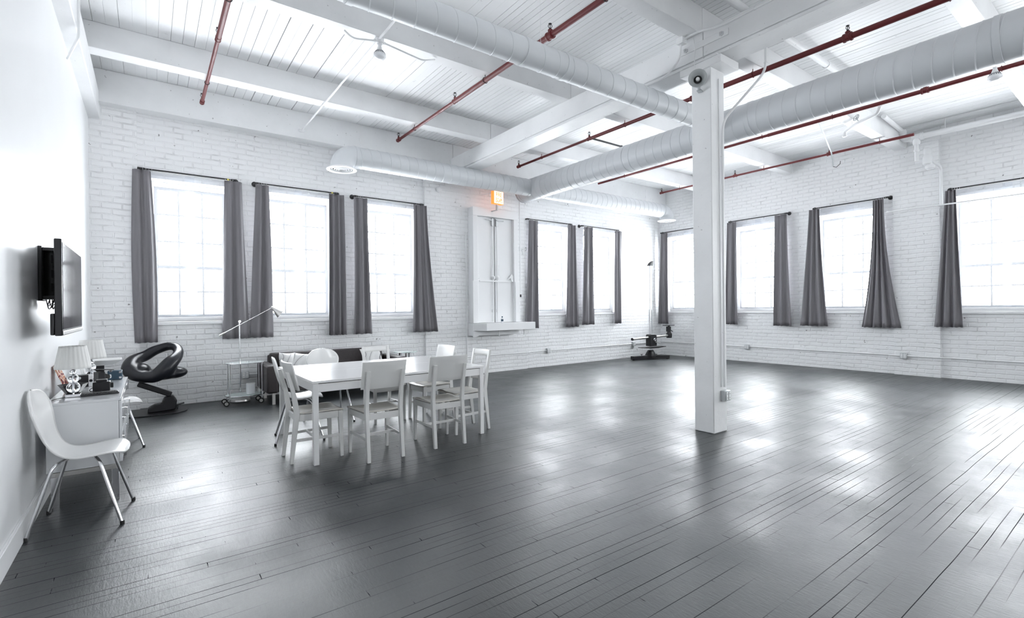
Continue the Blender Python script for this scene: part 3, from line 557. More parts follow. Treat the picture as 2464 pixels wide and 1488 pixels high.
def outlet(label, loc, face, m=None, w=0.11, h=0.115, d=0.055):
    rz = {'-y': 0, '-x': -PI/2, '+x': PI/2}[face]
    t = thing('outlet_box', label, 'power outlet', loc, rz, 'surface outlet boxes')
    MB().box((-w/2, -d, -h/2), (w/2, 0, h/2)).build('box', m or M['galv'], t, bevel=0.006)
    MB().box((-w/2+0.004, -d-0.004, -h/2+0.004), (w/2-0.004, -d, h/2-0.004)).build('face_plate', M['galv'], t, bevel=0.003)
    for sx in (-1, 1):
        k = MB(); k.box((sx*0.024-0.017, -d-0.009, -0.042), (sx*0.024+0.017, -d-0.004, 0.042)); r = k.build('receptacle', M['white'], t, bevel=0.004)
        k = MB()
        for zz in (-0.02, 0.02):
            for xx in (-0.006, 0.006): k.box((sx*0.024+xx-0.0015, -d-0.0095, zz-0.005), (sx*0.024+xx+0.0015, -d-0.0085, zz+0.006))
        k.build('slots', M['gap'], r)
    return t
outlet('galvanised outlet box low on the column, twin sockets', (5.115, 2.989, 0.405), '-y')
outlet('outlet box on the back wall seen under the glass trolley', (1.23, YB-0.001, 0.37), '-y')
outlet('outlet box on the conduit halfway along the back wall right of the table', (7.63, YB-0.001, 0.37), '-y')
outlet('outlet box on the back wall behind the studio stand', (10.72, YB-0.001, 0.37), '-y')
outlet('outlet box on the right wall just right of the column', (XR-0.001, 6.33, 0.365), '-x')
outlet('outlet box on the right wall below the widest flared curtain', (XR-0.061, 3.17, 0.375), '-x')
conduit('long low white conduit along the back wall', [[(1.29, YB-0.02, 0.375), (4.32, YB-0.02, 0.375), (4.36, YB-0.07, 0.375), (5.45, YB-0.07, 0.375)], [(5.9, YB-0.07, 0.375), (7.03, YB-0.07, 0.375), (7.07, YB-0.02, 0.375), (10.0, YB-0.02, 0.375), (XR-0.05, YB-0.02, 0.375)]], 0.011,
        clips=[((x, YB-0.02, 0.375), (1, 0, 0)) for x in (8.6, 9.8)])
conduit('long low white conduit along the right wall', [[(XR-0.02, YB-0.05, 0.375), (XR-0.02, 3.42, 0.375), (XR-0.08, 3.38, 0.375), (XR-0.08, 2.56, 0.375), (XR-0.02, 2.52, 0.375), (XR-0.02, -3, 0.375)]], 0.011, clips=[((XR-0.02, y, 0.375), (0, 1, 0)) for y in (5.9, 3.9, 2.1)])
conduit('white conduit down the wall left of the fire escape shutters', [[(5.36, YB-0.065, 3.0), (5.36, YB-0.065, 0.55), (5.36, YB-0.065, 0.12)]], 0.011, clips=[((5.36, YB-0.065, 1.9), (0, 0, 1))])
conduit('thin white cable from a wall boss to the lit sign', [[(4.80, YB-0.075, 3.81), (5.4, YB-0.075, 3.80), (5.75, YB-0.09, 3.83), (5.80, YB-0.40, 3.80)]], 0.008, cat='cable', name='sign_cable')
tag(MB().lathe([(0.06, 0), (0.06, 0.03), (0.04, 0.045)], (0, 0, 0), 20, (0, -1, 0)).build('wall_boss', M['white'], loc=(4.74, YB-0.052, 3.81)), 'round white boss on the wall left of the lit sign', 'junction box')
# horn loudspeaker on the column
hs = thing('horn_speaker', 'grey white horn loudspeaker strapped near the top of the column', 'loudspeaker', (4.90, 3.11, 3.86))
ax = Vector((-0.86, -0.50, -0.06)).normalized(); c0 = Vector((-0.02, 0, 0))
MB().lathe([(0.030, -0.02), (0.034, 0.03), (0.048, 0.07), (0.072, 0.10), (0.090, 0.115), (0.096, 0.118), (0.096, 0.124), (0.088, 0.122), (0.066, 0.104), (0.040, 0.070), (0.026, 0.03)], c0, 36, ax, caps=False).build('horn', M['hornm'], hs)
MB().lathe([(0.043, 0.0725), (0.043, 0.074)], c0, 24, ax).build('throat', M['gap'], hs)
MB().lathe([(0.020, 0.03), (0.021, 0.09), (0.018, 0.105), (0.006, 0.112)], c0, 24, ax).build('centre_plug', M['white'], hs)
m = MB().lathe([(0.045, -0.07), (0.045, -0.01), (0.03, 0.0)], c0-ax*0.0, 24, ax); m.build('driver', M['duct'], hs)
m = MB().bar((-0.04, -0.02, -0.10), (0.03, 0.0, -0.10), 0.05, 0.012); m.bar((-0.05, -0.03, -0.10), (-0.05, -0.03, -0.04), 0.03, 0.01); m.build('bracket', M['galv'], hs, bevel=0.002)

# ------------------------------------------------------------------ fire escape shutters and sign
dr = bpy.data.objects.new('door_1', None); COL.objects.link(dr); struct(dr); dr.location = (6.0, YB-0.05, 0)
yf = -0.20                                   # front of the casing, 0.2 m off the pier
def D(m, n, mt='white', par=None, **k): return m.build(n, M[mt], par or dr, **k)
m = MB(); z0, z1, xa, xb = 1.09, 3.52, -0.58, 0.60; fw = 0.12
m.box((xa, yf, z0), (xa+fw, 0, z1-0.18)); m.box((xb-fw, yf, z0), (xb, 0, z1-0.18)); m.box((xa, yf, z1-0.18), (xb, 0, z1)); D(m, 'casing', bevel=0.006)
m = MB(); m.box((xa-0.02, yf-0.012, z0), (xa+0.10, yf, 1.97)); m.box((xb-0.10, yf-0.012, z0), (xb+0.02, yf, 1.97)); D(m, 'lower_casing_board', bevel=0.003)
for a, b in ((xa+fw, -0.01), (0.01, xb-fw)):
    lf = D(MB().box((a+0.003, yf+0.07, z0), (b, yf+0.10, z1-0.183)), 'shutter_leaf', bevel=0.003)
    s = 1 if a < 0 else -1; cxx = -0.055 if a < 0 else 0.055
    bl = D(MB().tube([(cxx, yf+0.045, z0+0.02), (cxx, yf+0.045, z1-0.22)], 0.011, 10), 'bolt_rod', par=lf)
    m = MB().box((cxx-0.028, yf+0.035, z1-0.36), (cxx+0.028, yf+0.07, z1-0.20)); m.box((cxx-0.02, yf+0.02, z1-0.245), (cxx-s*0.17, yf+0.035, z1-0.225)); D(m, 'top_bolt', 'galv', lf, bevel=0.003)
    m = MB().lathe([(0.045, 0), (0.05, 0.02), (0.03, 0.035), (0.012, 0.05)], (cxx, yf+0.055, 2.05), 12, (0, -1, 0)); m.tube([(cxx-0.03*s, yf+0.04, 2.1), (cxx-0.03*s, yf+0.04, 2.32)], 0.006, 8); D(m, 'latch_knob', par=lf)
    D(MB().box((cxx-0.02, yf+0.045, z0+0.22), (cxx+0.02, yf+0.07, z0+0.28)), 'keeper', par=lf, bevel=0.002)
D(MB().bar((-0.40, yf+0.045, 1.975), (0.42, yf+0.045, 1.975), 0.018, 0.030), 'cross_bar', bevel=0.002)
m = MB().box((-0.47, yf+0.02, 2.02), (-0.41, yf+0.07, 2.10)); D(m, 'bar_bracket', bevel=0.006)
m = MB().poly([(0.33, 2.02), (0.43, 2.14), (0.47, 2.10), (0.47, 1.96), (0.42, 1.98), (0.40, 2.05)], 'y', yf+0.02, yf+0.05); D(m, 'bar_bracket', bevel=0.003)
sh = thing('shutter_ledge', 'white painted box ledge standing out under the fire escape shutters', 'shelf', (6.0, YB-0.05, 0.9))
m = MB(); m.hexa([(-0.60, -0.19, -0.08), (0.60, -0.19, -0.08), (0.60, 0, -0.08), (-0.60, 0, -0.08), (-0.60, -0.2, 0.185), (0.60, -0.2, 0.185), (0.60, 0, 0.185), (-0.60, 0, 0.185)])
m.build('backing', M['white'], sh, bevel=0.004)
m = MB(); m.hexa([(-0.46, -0.50, 0.03), (0.82, -0.50, 0.03), (0.70, -0.2, 0.03), (-0.60, -0.2, 0.03), (-0.46, -0.50, 0.185), (0.82, -0.50, 0.185), (0.70, -0.2, 0.185), (-0.60, -0.2, 0.185)])
m.build('step_box', M['white'], sh, bevel=0.005)
m = MB(); m.poly([(-0.61, 0.03), (-0.22, 0.03), (-0.55, -0.10), (-0.61, -0.10)], 'y', -0.24, -0.2); m.build('skirt', M['white'], sh)
for x in (-0.05, 0.62): MB().box((x-0.012, -0.36, -0.09), (x+0.012, -0.34, 0.03)).build('peg', M['white'], sh)
bt = thing('small_bottle', 'tiny white and blue bottle on the ledge of the shutters', 'bottle', (6.02, YB-0.42, 1.086))
MB().lathe([(0.024, 0), (0.026, 0.01), (0.026, 0.09), (0.014, 0.11), (0.012, 0.115)], n=16).build('body', M['speaker'], bt); MB().lathe([(0.0145, 0.112), (0.0145, 0.135)], n=12).build('cap', M['navy'], bt)
m = MB().lathe([(0.0265, 0.03), (0.0265, 0.075)], n=16, caps=False).build('label_band', M['navy'], bt)
sg = thing('fire_escape_sign', 'small lit orange and cream sign reading FIRE ESCAPE above the shutters', 'sign', (5.92, 8.48, 3.715), math.radians(6))
MB().box((-0.135, -0.045, -0.135), (0.135, 0.045, 0.135)).build('sign_box', M['signbox'], sg, bevel=0.004)
MB().box((-0.123, -0.050, -0.123), (0.123, -0.0452, 0.123)).build('lit_face', M['sign'], sg)
def text(body, size, loc, parent, name, mat, rot=(PI/2, 0, 0), ex=0.0015, sx=1.0):
    cu = bpy.data.curves.new('t', 'FONT'); cu.body = body; cu.size = size; cu.extrude = ex; cu.align_x = 'CENTER'; cu.align_y = 'CENTER'; cu.offset = 0.0015
    to = bpy.data.objects.new('t', cu); COL.objects.link(to); dg = bpy.context.evaluated_depsgraph_get(); me = bpy.data.meshes.new_from_object(to.evaluated_get(dg))
    bpy.data.objects.remove(to); me.materials.clear(); me.materials.append(mat); o = bpy.data.objects.new(name, me); COL.objects.link(o); o.parent = parent; o.location = loc; o.rotation_euler = rot; o.scale = (sx, 1.25, 1); return o
text('FIRE', 0.100, (0, -0.0515, 0.056), sg, 'lettering', M['signtxt'], sx=0.88); text('ESCAPE', 0.100, (0, -0.0515, -0.062), sg, 'lettering', M['signtxt'], sx=0.56)
m = MB().box((-0.018, 0.0, -0.25), (0.018, 0.03, -0.13)); m.box((-0.018, 0.0, -0.26), (0.018, 0.25, -0.245)); m.build('bracket', M['galv'], sg)
vp = thing('wall_pipe_with_valve', 'thin white riser pipe with tap right of the fire escape shutters', 'pipe', (6.80, YB-0.045, 2.6))
MB().tube([(0, 0, 1.7), (0, 0, -0.95)], 0.020, 12).build('pipe', M['white'], vp)
m = MB().lathe([(0.03, -0.05), (0.035, -0.02), (0.035, 0.02), (0.03, 0.05)], (0, 0, 0.14), 12); m.tube([(0, 0, 0.14), (0.09, -0.02, 0.14)], 0.016, 10); m.tube([(0.05, -0.01, 0.12), (0.08, -0.02, 0.0)], 0.008, 8); m.build('valve_body', M['white'], vp)
MB().torus((0.15, -0.03, 0.14), 0.038, 0.007, (1, -0.2, 0), 14, 6).build('valve_wheel', M['galv'], vp)
MB().lathe([(0.026, -0.03), (0.026, 0.03)], (-0.0, 0, -0.93), 12).build('end_fitting', M['black'], vp)

# ------------------------------------------------------------------ white steam pipework in the right corner
wp = thing('heating_pipework', 'white painted heating pipe along the right wall with elbows and a tee', 'pipe', (11.55, 2.9, 4.45))
q = lambda x, y, z: (x-11.55, y-2.9, z-4.45)
MB().tube([q(11.55, 2.85, 4.50), q(11.55, -3, 4.47)], 0.052, 20).build('pipe', M['white'], wp)
m = MB(); m.lathe([(0.07, -0.10), (0.072, -0.06), (0.06, -0.05), (0.06, 0.05), (0.072, 0.06), (0.07, 0.10)], q(11.55, 2.86, 4.50), 20, (0, 1, 0)); m.lathe([(0.05, 0), (0.058, 0.10), (0.05, 0.14)], q(11.55, 2.86, 4.50), 18, (0, 0, -1)); m.build('tee_fitting', M['white'], wp)
m = MB(); m.tube(fillet([q(11.55, 2.9, 4.50), q(11.55, 3.07, 4.50), q(11.55, 3.07, 4.70)], 0.08), 0.050, 16); m.lathe([(0.062, -0.03), (0.062, 0.03)], q(11.55, 3.07, 4.64), 18); m.build('elbow', M['white'], wp)
m = MB(); m.tube(fillet([q(11.55, 3.07, 4.68), q(11.50, 3.08, 4.685), q(10.3, 3.0, 4.66)], 0.05), 0.038, 14); m.build('branch_pipe', M['white'], wp)
m = MB().tube([q(11.55, 2.86, 4.45), q(11.55, 2.86, 4.05)], 0.032, 14); m.lathe([(0.042, -0.02), (0.042, 0.02)], q(11.55, 2.86, 4.25), 14); m.build('drop_pipe', M['white'], wp)
m = MB().lathe([(0.03, 0.32), (0.055, 0.30), (0.055, 0.22), (0.045, 0.2), (0.07, 0.16), (0.07, 0.02), (0.05, 0.0)], q(11.70, 2.74, 3.98), 18); m.lathe([(0.04, 0), (0.075, 0.03), (0.075, 0.08), (0.03, 0.12)], q(11.70, 2.70, 3.88), 18); m.build('steam_trap', M['white'], wp)
MB().tube(fillet([q(11.70, 2.74, 4.13), q(11.80, 2.58, 3.93), q(11.85, 2.58, 3.88), q(11.85, 2.58, 3.22)], 0.04), 0.024, 12).build('return_pipe', M['white'], wp)
for y in (2.45, 0.8): MB().tube([q(11.55, y, 4.52), q(11.55, y, ZC)], 0.007, 6).build('hanger_rod', M['white'], wp)
vl = thing('valve_pipe', 'short white pipe with a spoked handwheel beneath the ceiling', 'pipe', (9.25, 3.03, 4.365), -1.15)
m = MB().tube(fillet([(0.25, -0.32, 0.12), (0.22, -0.30, 0.02), (0.20, -0.26, -0.02), (0.0, 0.0, -0.03), (-0.12, 0.28, -0.03), (-0.16, 0.36, -0.04), (-0.16, 0.36, -0.13)], 0.05), 0.026, 14); m.build('pipe', M['white'], vl)
m = MB(); m.lathe([(0.034, -0.02), (0.034, 0.02)], (-0.16, 0.36, -0.10), 14); m.lathe([(0.034, -0.02), (0.034, 0.02)], (0.24, -0.31, 0.08), 14); m.build('fitting', M['white'], vl)
m = MB(); hc = Vector((-0.03, 0.02, 0.06)); av = Vector((-0.7, -0.5, 0.3)); m.torus(hc, 0.05, 0.007, av, 18, 6); qq = Vector((0, 0, 1)).rotation_difference(av.normalized())
for k in range(5): a = 2*PI*k/5; m.tube([hc, hc+qq @ Vector((0.048*math.cos(a), 0.048*math.sin(a), 0))], 0.005, 6)
m.tube([hc, (0.0, 0.0, -0.02)], 0.008, 8); m.build('handwheel', M['galv'], vl)
MB().tube([(-0.07, 0.16, 0), (-0.07, 0.16, 0.42)], 0.004, 6).build('hanger_rod', M['white'], vl)
bp = thing('backdrop_rail', 'thin white horizontal rail crossing in front of the rightmost curtain', 'rail', (11.75, 1.4, 3.21))
MB().tube([(0, 2.0, 0), (0, -3.5, 0)], 0.014, 12).build('rail', M['white'], bp)
m = MB()
for k in range(12): m.torus((0, 0.13, 0.03+0.016*k), 0.010, 0.0022, (1, 0, 0) if k % 2 else (0, 1, 0), 10, 4)
m.build('chain', M['galv'], bp); MB().tube([(0, 0.13, 0.22), (0, 0.13, 1.48)], 0.0012, 5).build('cord', M['white'], bp)
MB().lathe([(0.022, -0.03), (0.022, 0.03)], (0.05, 1.17, 0.0), 12, (0, 1, 0)).build('joint', M['white'], bp)
m = MB().tube([(0, 0, 0), (0.80, 0.1, -0.37), (0.87, 0.1, -0.52), (0.88, 0.1, -0.64)], 0.013, 10)
cb = thing('hanging_arm', 'grey metal arm with a hook hanging below the ceiling by the right pipes', 'hanging arm', (9.85, 3.85, ZC)); m.build('arm', M['galv'], cb)
MB().tube([(0.88, 0.1, -0.64), (0.90, 0.05, -0.66), (0.94, 0.0, -0.60), (0.93, -0.01, -0.55)], 0.006, 8).build('hook', M['black'], cb)

# ------------------------------------------------------------------ television on its arm
tv = thing('television', 'flat black television angled off the white left wall', 'television', (-0.46, 4.85, 1.565))
tx = lambda y: 0.0
m = MB().box((-0.028, -0.57, -0.315), (0.010, 0.57, 0.315)); m.build('casing', M['tvside'], tv, bevel=0.006)
MB().box((0.0102, -0.545, -0.272), (0.0125, 0.545, 0.295)).build('screen', M['screen'], tv)
MB().box((0.0102, -0.565, -0.31), (0.016, 0.565, -0.284)).build('silver_trim', M['steel'], tv, bevel=0.003)
MB().box((-0.050, -0.565, -0.31), (-0.028, 0.50, -0.17)).build('rear_bulge', M['tvside'], tv, bevel=0.006)
tb = thing('tv_wall_bracket', 'black swing arm bracket with dangling cables behind the television', 'wall bracket', (XL, 5.0, 1.69))
m = MB().box((0, -0.10, -0.20), (0.022, 0.12, 0.20)); m.box((0.022, -0.09, 0.165), (0.10, 0.11, 0.19)); m.box((0.022, -0.09, -0.19), (0.10, 0.11, -0.165)); m.box((0.022, 0.02, -0.19), (0.05, 0.11, 0.19)); m.build('wall_plate', M['black'], tb, bevel=0.004)
m = MB().lathe([(0.045, -0.17), (0.045, 0.17)], (0.062, 0.03, 0), 16)
for z in (0.11, 0.0, -0.10): m.lathe([(0.028, -0.03), (0.028, 0.03)], (0.075, 0.01, z), 14); m.bar((0.075, 0.01, z), (0.155, -0.02, z), 0.075, 0.06)
m.build('swing_arm', M['black'], tb, bevel=0.002)
MB().lathe([(0.012, 0), (0.012, 0.006)], (0.085, -0.03, 0.055), 10, (0.5, -1, 0)).build('bolt', M['chrome'], tb)
m = MB()
rr = random.Random(5)
for k in range(5): m.tube(fillet([(0.03+rr.uniform(0, .05), rr.uniform(-.05, .05), -0.17), (0.03+rr.uniform(0, .04), rr.uniform(-.1, .05), -0.24-rr.uniform(0, .05)), (0.06+rr.uniform(0, .04), rr.uniform(-.05, .1), -0.20), (0.12, rr.uniform(-.05, .05), -0.13)], 0.04), 0.0035, 6)
m.build('cable', M['black'], tb)

# ------------------------------------------------------------------ white desk cabinet and what stands on it
dk = thing('desk_cabinet', 'white high gloss cabinet on chrome legs against the left wall', 'cabinet', (-0.39, 5.42, 0))
X0, X1, Y0, Y1 = -0.20, 0.20, -0.72, 0.74
MB().box((X0, Y0, 0.27), (X1, Y1, 0.742)).build('body', M['gloss'], dk, bevel=0.003)
MB().box((X0-0.002, Y0-0.004, 0.742), (X1+0.016, Y1+0.004, 0.760)).build('top', M['gloss'], dk, bevel=0.002)
for k in range(3):
    a = Y0+0.012+k*(Y1-Y0-0.012)/3; b = a+(Y1-Y0-0.012)/3-0.008
    d = MB().box((X1+0.002, a, 0.28), (X1+0.020, b, 0.735)).build('door', M['gloss'], dk, bevel=0.002)
    MB().tube([(X1+0.020, a+0.05, 0.60), (X1+0.036, a+0.05, 0.60), (X1+0.036, a+0.05, 0.46), (X1+0.020, a+0.05, 0.46)], 0.005, 8).build('handle', M['chrome'], d)
m = MB()
for y in (Y0+0.02, Y1-0.02): m.box((X0+0.02, y-0.018, 0.235), (X1-0.002, y+0.018, 0.268))
m.box((X0+0.02, Y0, 0.24), (X0+0.05, Y1, 0.265)); m.build('under_frame', M['steel'], dk, bevel=0.002)
for x in (X0+0.045, X1-0.022):
    for y in (Y0+0.022, Y1-0.022): MB().box((x-0.022, y-0.018, 0.0), (x+0.022, y+0.018, 0.236)).build('leg', M['chrome'], dk, bevel=0.002)
def table_lamp(label, x, y):
    t = thing('table_lamp', label, 'lamp', (x, y, 0.761), 0, 'crystal table lamps')
    MB().box((-0.045, -0.045, 0), (0.045, 0.045, 0.022)).build('base', M['chrome'], t, bevel=0.003)
    MB().tube([(0, 0, 0.022), (0, 0, 0.26)], 0.0055, 10).build('stem', M['chrome'], t)
    for z, r in ((0.070, 0.042), (0.135, 0.034), (0.185, 0.022)):
        MB().lathe([(max(r*math.sin(PI*k/14), 0.0062), -r*math.cos(PI*k/14)) for k in range(15)], (0, 0, z), 24, caps=False).build('glass_ball', M['glass'], t)
    m = MB(); n = 120; vs = []
    for k in range(9):
        s = k/8; r = 0.108-0.030*s; z = 0.215+0.170*s
        for j in range(n): a = 2*PI*j/n; w = r+0.0018*math.sin(22*a+0.8*s); vs.append((w*math.cos(a), w*math.sin(a), z))
    m.add(vs, [(k*n+j, k*n+(j+1) % n, (k+1)*n+(j+1) % n, (k+1)*n+j) for k in range(8) for j in range(n)])
    s = m.build('lamp_shade', M['shade'], t, solidify=0.002); m = MB()
    for a in range(3): m.tube([(0, 0, 0.375), (0.077*math.cos(a*2.1), 0.077*math.sin(a*2.1), 0.380)], 0.002, 5)
    m.build('spider', M['chrome'], s); return t
table_lamp('nearer white pleated table lamp on the cabinet, chair side', -0.468, 4.99); table_lamp('farther white pleated table lamp on the cabinet', -0.43, 5.93)
conduit('black lamp flex on the near edge of the cabinet top', [[(-0.50, 4.97, 0.766), (-0.54, 4.90, 0.766), (-0.575, 4.86, 0.766), (-0.61, 4.90, 0.7)]], 0.003, M['black'], 'cable', 'lamp_cord', fil=0.03)
kb = thing('keyboard', 'slim black keyboard on the near end of the cabinet', 'keyboard', (-0.315, 4.985, 0.761), math.radians(8))
MB().box((-0.115, -0.05, 0), (0.115, 0.05, 0.014)).build('case', M['plastic'], kb, bevel=0.004)
m = MB()
for i in range(13):
    for j in range(4): m.box((-0.108+i*0.0168, -0.043+j*0.022, 0.014), (-0.108+i*0.0168+0.0135, -0.043+j*0.022+0.018, 0.018))
m.build('keys', M['plastic'], kb)
ch = thing('battery_charger', 'black boxy charger with knob standing behind the keyboard', 'charger', (-0.315, 5.21, 0.761))
MB().box((-0.055, -0.045, 0), (0.055, 0.045, 0.075)).build('body', M['plastic'], ch, bevel=0.006); MB().box((-0.035, -0.03, 0.075), (0.035, 0.03, 0.092)).build('top_slot', M['plastic'], ch, bevel=0.003)
MB().lathe([(0.022, 0), (0.022, 0.018), (0.016, 0.02)], (0.055, 0, 0.04), 14, (1, 0, 0)).build('dial', M['plastic'], ch)
MB().tube(fillet([(-0.055, -0.02, 0.03), (-0.075, -0.03, 0.02), (-0.07, -0.05, 0.006), (-0.04, -0.06, 0.005)], 0.02), 0.003, 6).build('cord', M['plastic'], ch)
ub = thing('angular_bowl', 'black faceted bowl behind the nearer table lamp', 'bowl', (-0.49, 5.20, 0.761), 0.4)
MB().lathe([(0.05, 0), (0.098, 0.072), (0.090, 0.072), (0.045, 0.008)], n=5).build('bowl', M['plastic'], ub, smooth=False)
bx = thing('carton', 'small black carton with white end on the cabinet', 'box', (-0.46, 5.62, 0.761), 0.1)
MB().box((-0.06, -0.05, 0), (0.03, 0.05, 0.10)).build('carton_body', M['plastic'], bx, bevel=0.002); MB().box((0.0302, -0.05, 0), (0.062, 0.05, 0.098)).build('white_end', M['gloss'], bx, bevel=0.002)
MB().lathe([(0.012, 0), (0.012, 0.003)], (0.046, -0.0505, 0.05), 12, (0, -1, 0)).build('black_dot', M['plastic'], bx); MB().box((-0.02, -0.0515, 0.012), (0.005, -0.050, 0.022)).build('white_mark', M['gloss'], bx)
MB().lathe([(0.013, 0), (0.013, 0.002)], (-0.03, -0.0505, 0.078), 12, (0, -1, 0)).build('grey_spot', M['galv'], bx)
po = thing('art_print', 'small colourful print leaning on the wall behind the nearer lamp', 'print', (-0.60, 5.55, 0.761))
MB().hexa([(0.04, -0.11, 0), (0.052, -0.11, 0), (0.052, 0.11, 0), (0.04, 0.11, 0), (-0.035, -0.11, 0.20), (-0.023, -0.11, 0.20), (-0.023, 0.11, 0.20), (-0.035, 0.11, 0.20)]).build('print_panel', M['poster'], po)
cm = thing('folding_camera', 'open black bellows camera on the cabinet top', 'camera', (-0.345, 5.80, 0.761), 0.5)
MB().box((-0.05, -0.045, 0), (0.0, 0.045, 0.10)).build('camera_body', M['plastic'], cm, bevel=0.004)
m = MB()
for k in range(4): s = 0.036-0.005*k; m.hexa([(0.012*k, -s, 0.05-s), (0.012*k+0.010, -s+0.003, 0.053-s), (0.012*k+0.010, s-0.003, 0.053-s), (0.012*k, s, 0.05-s), (0.012*k, -s, 0.05+s), (0.012*k+0.010, -s+0.003, 0.047+s), (0.012*k+0.010, s-0.003, 0.047+s), (0.012*k, s, 0.05+s)])
m.build('bellows', M['rubber'], cm); MB().lathe([(0.018, 0), (0.018, 0.012)], (0.05, 0, 0.05), 16, (1, 0, 0)).build('lens', M['chrome'], cm); MB().bar((-0.05, 0, 0.125), (0.07, 0, 0.110), 0.08, 0.006).build('hood_flap', M['plastic'], cm)
bc = thing('blue_case', 'dark blue case with steel latches at the far end of the cabinet', 'case', (-0.265, 6.00, 0.761))
MB().box((-0.055, -0.04, 0.0), (0.055, 0.04, 0.085)).build('case_body', M['navy'], bc, bevel=0.006)
for x, z in ((-0.03, 0.086), (0.04, 0.07), (0.04, 0.02)): MB().box((x-0.010, -0.044, z-0.010), (x+0.010, -0.040, z+0.008)).build('latch', M['chrome'], bc, bevel=0.001)
tr = thing('white_dish', 'white flared square dish resting on a black stand behind the lamps', 'dish', (-0.35, 6.125, 0.761), 0.05)
m = MB(); a, b = 0.055, 0.135
m.add([(-a, -a, 0.135), (a, -a, 0.135), (a, a, 0.135), (-a, a, 0.135), (-b, -b, 0.185), (b, -b, 0.185), (b, b, 0.185), (-b, b, 0.185)], [(0, 3, 2, 1), (0, 1, 5, 4), (1, 2, 6, 5), (2, 3, 7, 6), (3, 0, 4, 7)])
m.build('dish', M['shell'], tr, solidify=0.006, smooth=False); MB().box((-0.10, -0.03, 0), (0.0, 0.03, 0.13)).build('stand', M['plastic'], tr, bevel=0.003)
# ------------------------------------------------------------------ dining table
tb_ = thing('dining_table', 'long white dining table in the middle of the chairs', 'table', (2.085, 5.32, 0))
x0, x1, y0, y1 = -0.915, 0.915, -0.73, 0.72
m = MB(); m.box((x0, y0, 0.737), (x1, -0.004, 0.760)); m.box((x0, -0.002, 0.737), (x1, y1, 0.760)); m.build('tabletop', M['table'], tb_, bevel=0.003)
m = MB(); e = 0.012
m.box((x0+e, y0+e, 0.655), (x1-e, y0+e+0.02, 0.730)); m.box((x0+e, y1-e-0.02, 0.655), (x1-e, y1-e, 0.730)); m.box((x0+e, y0+e, 0.655), (x0+e+0.02, y1-e, 0.730)); m.box((x1-e-0.02, y0+e, 0.655), (x1-e, y1-e, 0.730))
m.build('apron', M['table'], tb_, bevel=0.002)
MB().box((x0+0.03, y0+0.03, 0.728), (x1-0.03, y1-0.03, 0.738)).build('extension_runner', M['plastic'], tb_)
for x in (x0+0.005, x1-0.052):
    for y in (y0+0.005, y1-0.052): MB().box((x, y, 0), (x+0.047, y+0.047, 0.7365)).build('leg', M['table'], tb_, bevel=0.003)

# ------------------------------------------------------------------ wooden dining chairs (local +x is the way the sitter faces)
def wood_chair(style, name, label, loc, rz, group):
    t = thing(name, label, 'chair', loc, rz, group); hw = 0.165; fwid = 0.187; topz = 0.835 if style == 'panel' else 0.915
    for s in (-1, 1):
        m = MB(); a = [(-0.235, 0), (-0.19, 0.40), (-0.185, 0.47), (-0.215, 0.66), (-0.262, topz)]; y = s*hw
        dep = [0.030, 0.048, 0.048, 0.036, 0.026]; vs = []
        for (px, pz), d in zip(a, dep): vs += [(px-d/2, y-0.0165, pz), (px+d/2, y-0.0165, pz), (px+d/2, y+0.0165, pz), (px-d/2, y+0.0165, pz)]
        m.add(vs, [(3, 2, 1, 0), (16, 17, 18, 19)]+[(i*4+j, i*4+(j+1) % 4, i*4+4+(j+1) % 4, i*4+4+j) for i in range(4) for j in range(4)])
        m.build('leg', M['chairw'], t, bevel=0.003, angle=50)
        MB().bar((0.20, s*fwid, 0.44), (0.212, s*(fwid+0.002), 0), 0.036, 0.042, (1, 0, 0), 0.026, 0.030).build('leg', M['chairw'], t, bevel=0.003)
    m = MB()
    m.bar((-0.17, -hw, 0.408), (0.19, -fwid, 0.408), 0.018, 0.062); m.bar((-0.17, hw, 0.405), (0.19, fwid, 0.405), 0.018, 0.058); m.bar((0.20, -fwid, 0.405), (0.20, fwid, 0.405), 0.018, 0.058); m.bar((-0.18, -hw, 0.405), (-0.18, hw, 0.405), 0.018, 0.058)
    m.build('seat_rail', M['chairw'], t, bevel=0.002)
    def seat(u, v):
        x = -0.165+0.39*u; w = 0.182+0.026*u; y = w*(2*v-1)
        z = 0.447-0.013*math.sin(PI*min(1, u*1.15))*(1-abs(2*v-1)**2)+0.006*abs(2*v-1)**2-0.010*max(0, u-0.9)*10*0.6
        return (x, y, z)
    MB().grid(seat, 15, 15).build('seat', M['seatw'], t, solidify=0.014, angle=60)
    if style == 'panel':
        def back(u, v):
            z = 0.665+0.255*u; y = 0.212*(2*v-1); c = 0.030*(1-(2*v-1)**2); return (-0.192-0.062*u-c+0.018+0.004, y, z)
        MB().grid(back, 7, 17).build('backrest', M['chairw'], t, solidify=0.014, angle=60, bevel=0.002)
    else:
        def rail(z0, z1, x):
            def f(u, v): return (x-0.04*(u)*(z1-z0)/0.25-0.016*(1-(2*v-1)**2), 0.158*(2*v-1), z0+(z1-z0)*u)
            return f
        MB().grid(rail(0.845, 0.915, -0.247), 4, 15).build('top_rail', M['chairw'], t, solidify=0.016, angle=60)
        MB().grid(rail(0.56, 0.62, -0.200), 4, 15).build('middle_rail', M['chairw'], t, solidify=0.016, angle=60)
    m = MB(); m.bar((-0.205, -hw, 0.205), (0.205, -fwid, 0.205), 0.014, 0.026); m.bar((-0.205, hw, 0.205), (0.205, fwid, 0.205), 0.014, 0.026); m.bar((-0.02, -0.17, 0.205), (-0.02, 0.17, 0.205), 0.014, 0.026)
    m.build('stretcher', M['chairw'], t, bevel=0.002); return t
g = 'white wooden chairs around the dining table'
